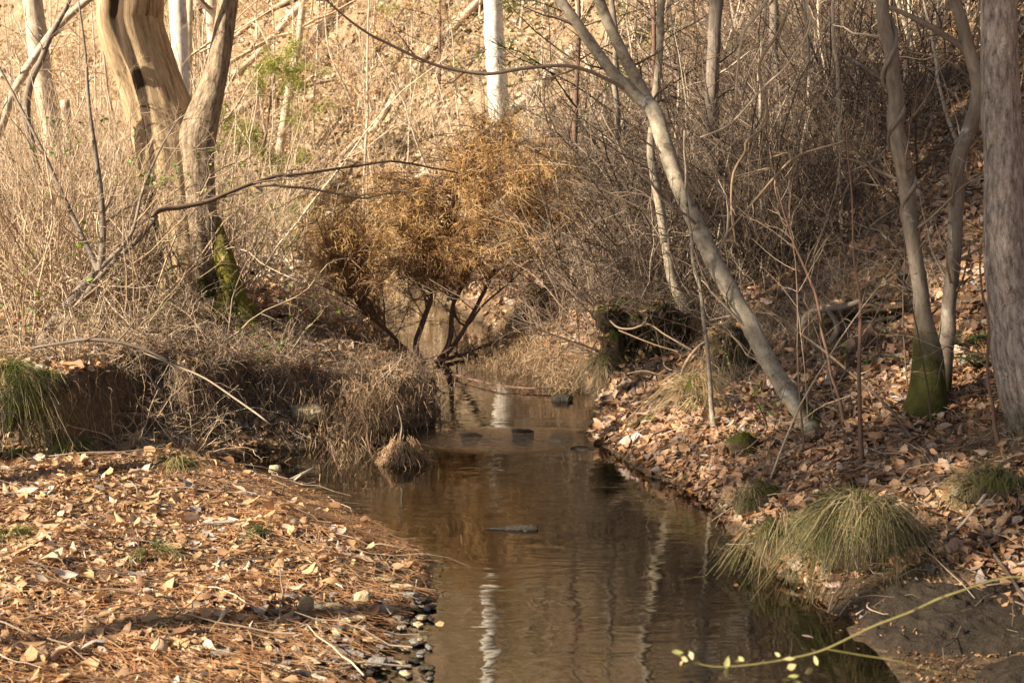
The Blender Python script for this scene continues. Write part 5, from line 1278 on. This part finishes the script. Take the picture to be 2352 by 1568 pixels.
# layered wet bedrock in the lower right corner
for (x0, x1, y0, y1, hh, sd_, lab) in ((1.2, 2.15, 4.75, 5.55, .07, 1, 'wet dark layered rock shelf sloping into the water at lower right'), (1.45, 2.6, 4.1, 4.8, .08, 2, 'broad wet bedrock ledge at the lower right corner below the briar twig')):
    gx, gy = np.meshgrid(np.linspace(x0, x1, 110), np.linspace(y0, y1, 90), indexing='ij')
    u_ = gx * .5 + gy * 1.0
    nn = .5 + .5 * (n2(gx * .5 + gy * .3, gy, 7, 60 + sd_) * .65 + .45 * n2(gx * .6, gy, 19, 62 + sd_))
    te = nn * 5; fr_ = te - np.floor(te)
    te = (np.floor(te) + sstep(.75, 1, fr_)) / 5 + .06 * n2(gx, gy, 40, 64)
    rr_ = np.sqrt(((gx - (x0 + x1) / 2) / (x1 - x0) * 2) ** 2 + ((gy - (y0 + y1) / 2) / (y1 - y0) * 2) ** 2) + .25 * n2(gx, gy, 4, 66 + sd_)
    zz = np.maximum(H(gx, gy), -.03) + hh * te * sstep(1, .6, rr_) + .012 * n2(gx, gy, 22, 70) - .12 * sstep(.75, 1.05, rr_)
    a_ = np.arange(gx.size).reshape(gx.shape); mb = MB()
    mb.add(np.stack([gx, gy, zz], -1), np.stack([a_[:-1, :-1], a_[1:, :-1], a_[1:, 1:], a_[:-1, 1:]], -1))
    tag(mb.build('rock_shelf', M['stone_wet'], loc=((x0 + x1) / 2, (y0 + y1) / 2, 0)), lab, 'rock')
# driftwood lump in the pool
b = P(1190, 1236, 6.75); b[2] = .004
root = thing('driftwood', b, 'dark tapered chunk of wood floating in the middle of the pool', 'driftwood')
q, r = pixpath([(1116, 1231, 3), (1145, 1233, 8), (1180, 1238, 18), (1215, 1236, 24), (1236, 1236, 16)], 6.75, 24)
q[:, 2] = .004
MB().tubes(q, r * .85, 12, rnd=.2).build('wood', M['stone_dark'], root, smooth=True)
q, r = pixpath([(1198, 1232, 8), (1203, 1222, 8), (1210, 1219, 5)], 6.72, 8)
MB().tubes(q, r, 7, rnd=.2).build('knot', M['stone_dark'], root, smooth=True)
def float_leaf(label, px, py, s, mat, z=.004, rnd=.6, flat=.25):
    d = ray(px, py); y = 1.7 / -d[2]; c = CAM + d * y; c[2] = z
    mb = MB(); put_leaves(mb, np.zeros((1, 3)), [s], None, .06, LTF, LFF, rnd=np.array([rnd]))
    o = mb.build('floating_leaf', M[mat], loc=(0, 0, 0), smooth=True); o.location = tuple(float(k) for k in c)
    return tag(o, label, 'leaf')
float_leaf('grey leaf floating on dark water right of the pool middle', 1855, 1462, .07, 'litter_sun', rnd=.95)
float_leaf('orange leaf under the shallow water near the bottom stones', 952, 1468, .07, 'beech', -.02)
float_leaf('long orange leaf afloat just off the gravel bar', 1010, 1434, .09, 'beech', .002)
float_leaf('orange leaf at the water edge above the slate blue slab', 915, 1300, .07, 'beech', .004)
float_leaf('white leaf stuck in the right bough above the water', 1228, 880, .09, 'litter_far', .06, 1)
float_leaf('brown leaf floating near the big grass tussock', 1690, 1345, .07, 'litter_shade', .004)

# ------------------------------------------------------------------ green briar twig in the foreground
b = np.array([2.05, 2.3, h1(2.05, 2.3)])
root = thing('briar_twig', b, 'thorny green briar twig with small leaves reaching in at lower right', 'twig')
D1 = 3.0
SCB = .4
q, r = pixpath([(2700, 1800, 13), (2560, 1420, 12), (2360, 1325, 10), (2190, 1362, 11), (2090, 1405, 11), (2000, 1440, 11), (1890, 1492, 11), (1800, 1514, 10), (1720, 1526, 9), (1640, 1530, 8), (1580, 1515, 7), (1555, 1500, 5)], D1, 60)
q = np.concatenate([spline([b, (b + q[0]) / 2 + np.array([.05, 0, .1]), q[0]], 8)[:-1], q]); r = np.concatenate([np.full(7, r[0]), r])
st_ = MB().tubes(q, r * SCB, 8, rnd=.5).build('stem', M['briar'], root, smooth=True); st_['_o'] = [float(k) for k in b]
q2, r2 = pixpath([(1900, 1490, 8), (1980, 1504, 7), (2050, 1515, 7), (2110, 1530, 6), (2180, 1550, 4)], D1, 20)
MB().tubes(q2, r2 * SCB, 7, rnd=.5).build('stem', M['briar'], root, smooth=True)
th_ = []
for (a, c_) in ((q, r), (q2, r2)):
    for i in range(12, len(a) - 3, 4):
        d = RNG.normal(size=3); d[2] += .4; d /= np.linalg.norm(d)
        th_.append(np.stack([a[i], a[i] + d * .007, a[i] + d * .013]))
MB().tubes(np.array(th_), np.tile(np.array([.0022, .0014, .0003]), (len(th_), 1)), 5, rnd=.9).build('thorns', M['twig_brown'], st_)
for (px, py, s) in ((1556, 1497, .036), (1572, 1512, .034), (1588, 1505, .03), (1574, 1528, .026), (1600, 1522, .026), (1670, 1520, .04), (1668, 1545, .05), (1694, 1517, .03), (1812, 1512, .036), (1818, 1530, .032), (1822, 1552, .04), (1858, 1540, .04), (1874, 1516, .036), (1806, 1560, .036), (1830, 1566, .03), (2020, 1502, .024), (1565, 1522, .024), (1702, 1512, .026), (1786, 1502, .022)):
    p = P(px, py, D1 + RNG.normal() * .015)
    put_leaves(MB(), p[None], [s * .95], np.array([[RNG.normal() * .6, -1, .5]]), .4, LTF, LFF, rnd=RNG.random(1)).build('leaf', M['briar_leaf'], root, smooth=True)

# ------------------------------------------------------------------ pines beside and behind the viewer: they shade the right bank
def pine_proto(k):
    root = thing('pine', (0, 0, 0), 'x', 'tree')
    out = []; grow(out, np.array([0, 0, -.2]), (.0, .0, 1), 13, .1, [dict(K=12, wob=.01, up=.05, n=(34, 38), ang=1.2, len=.23, rr=.25, t0=.45, tip=.2, rmin=.012), dict(K=7, wob=.08, up=.02, n=(5, 7), ang=.7, len=.4, rr=.5, rmin=.005), dict(K=4, wob=.1, up=.02, n=(0, 0), ang=.7, len=.5)])
    emit(MB(), out, (10, 5, 3), (0,)).build('trunk', M['bark_ridge'], root, smooth=True)
    emit(MB(), out, (10, 4, 3), (1, 2)).build('branches', M['twig_brown'], root)
    tips = [o[1] for o in out if o[0] >= 1]
    c = np.concatenate([t_[len(t_) // 3:] for t_ in tips])
    c = c[RNG.random(len(c)) < PINE_DENS]
    mb = MB(); sprays(mb, c, RNG.normal(size=(len(c), 3)) * .5, 18, .24, .028, .0, .09); mb.build('crown', M['evergreen'], root)
    return Proto(root)
PINES = [pine_proto(0), pine_proto(1)]
for i, (x, y, s, lab) in enumerate(PINE_SPOTS):
    PINES[i % 2].place((x, y, h1(x, y)), RNG.uniform(0, 6), s, lab, 'pines beside the viewer')
for p_ in Proto.ALL:
    if not p_.used:
        for c_ in list(p_.root.children): bpy.data.objects.remove(c_)
        bpy.data.objects.remove(p_.root)
print('objects', len(SC.objects), 'faces', sum(len(o.data.polygons) for o in SC.objects if o.type == 'MESH'))
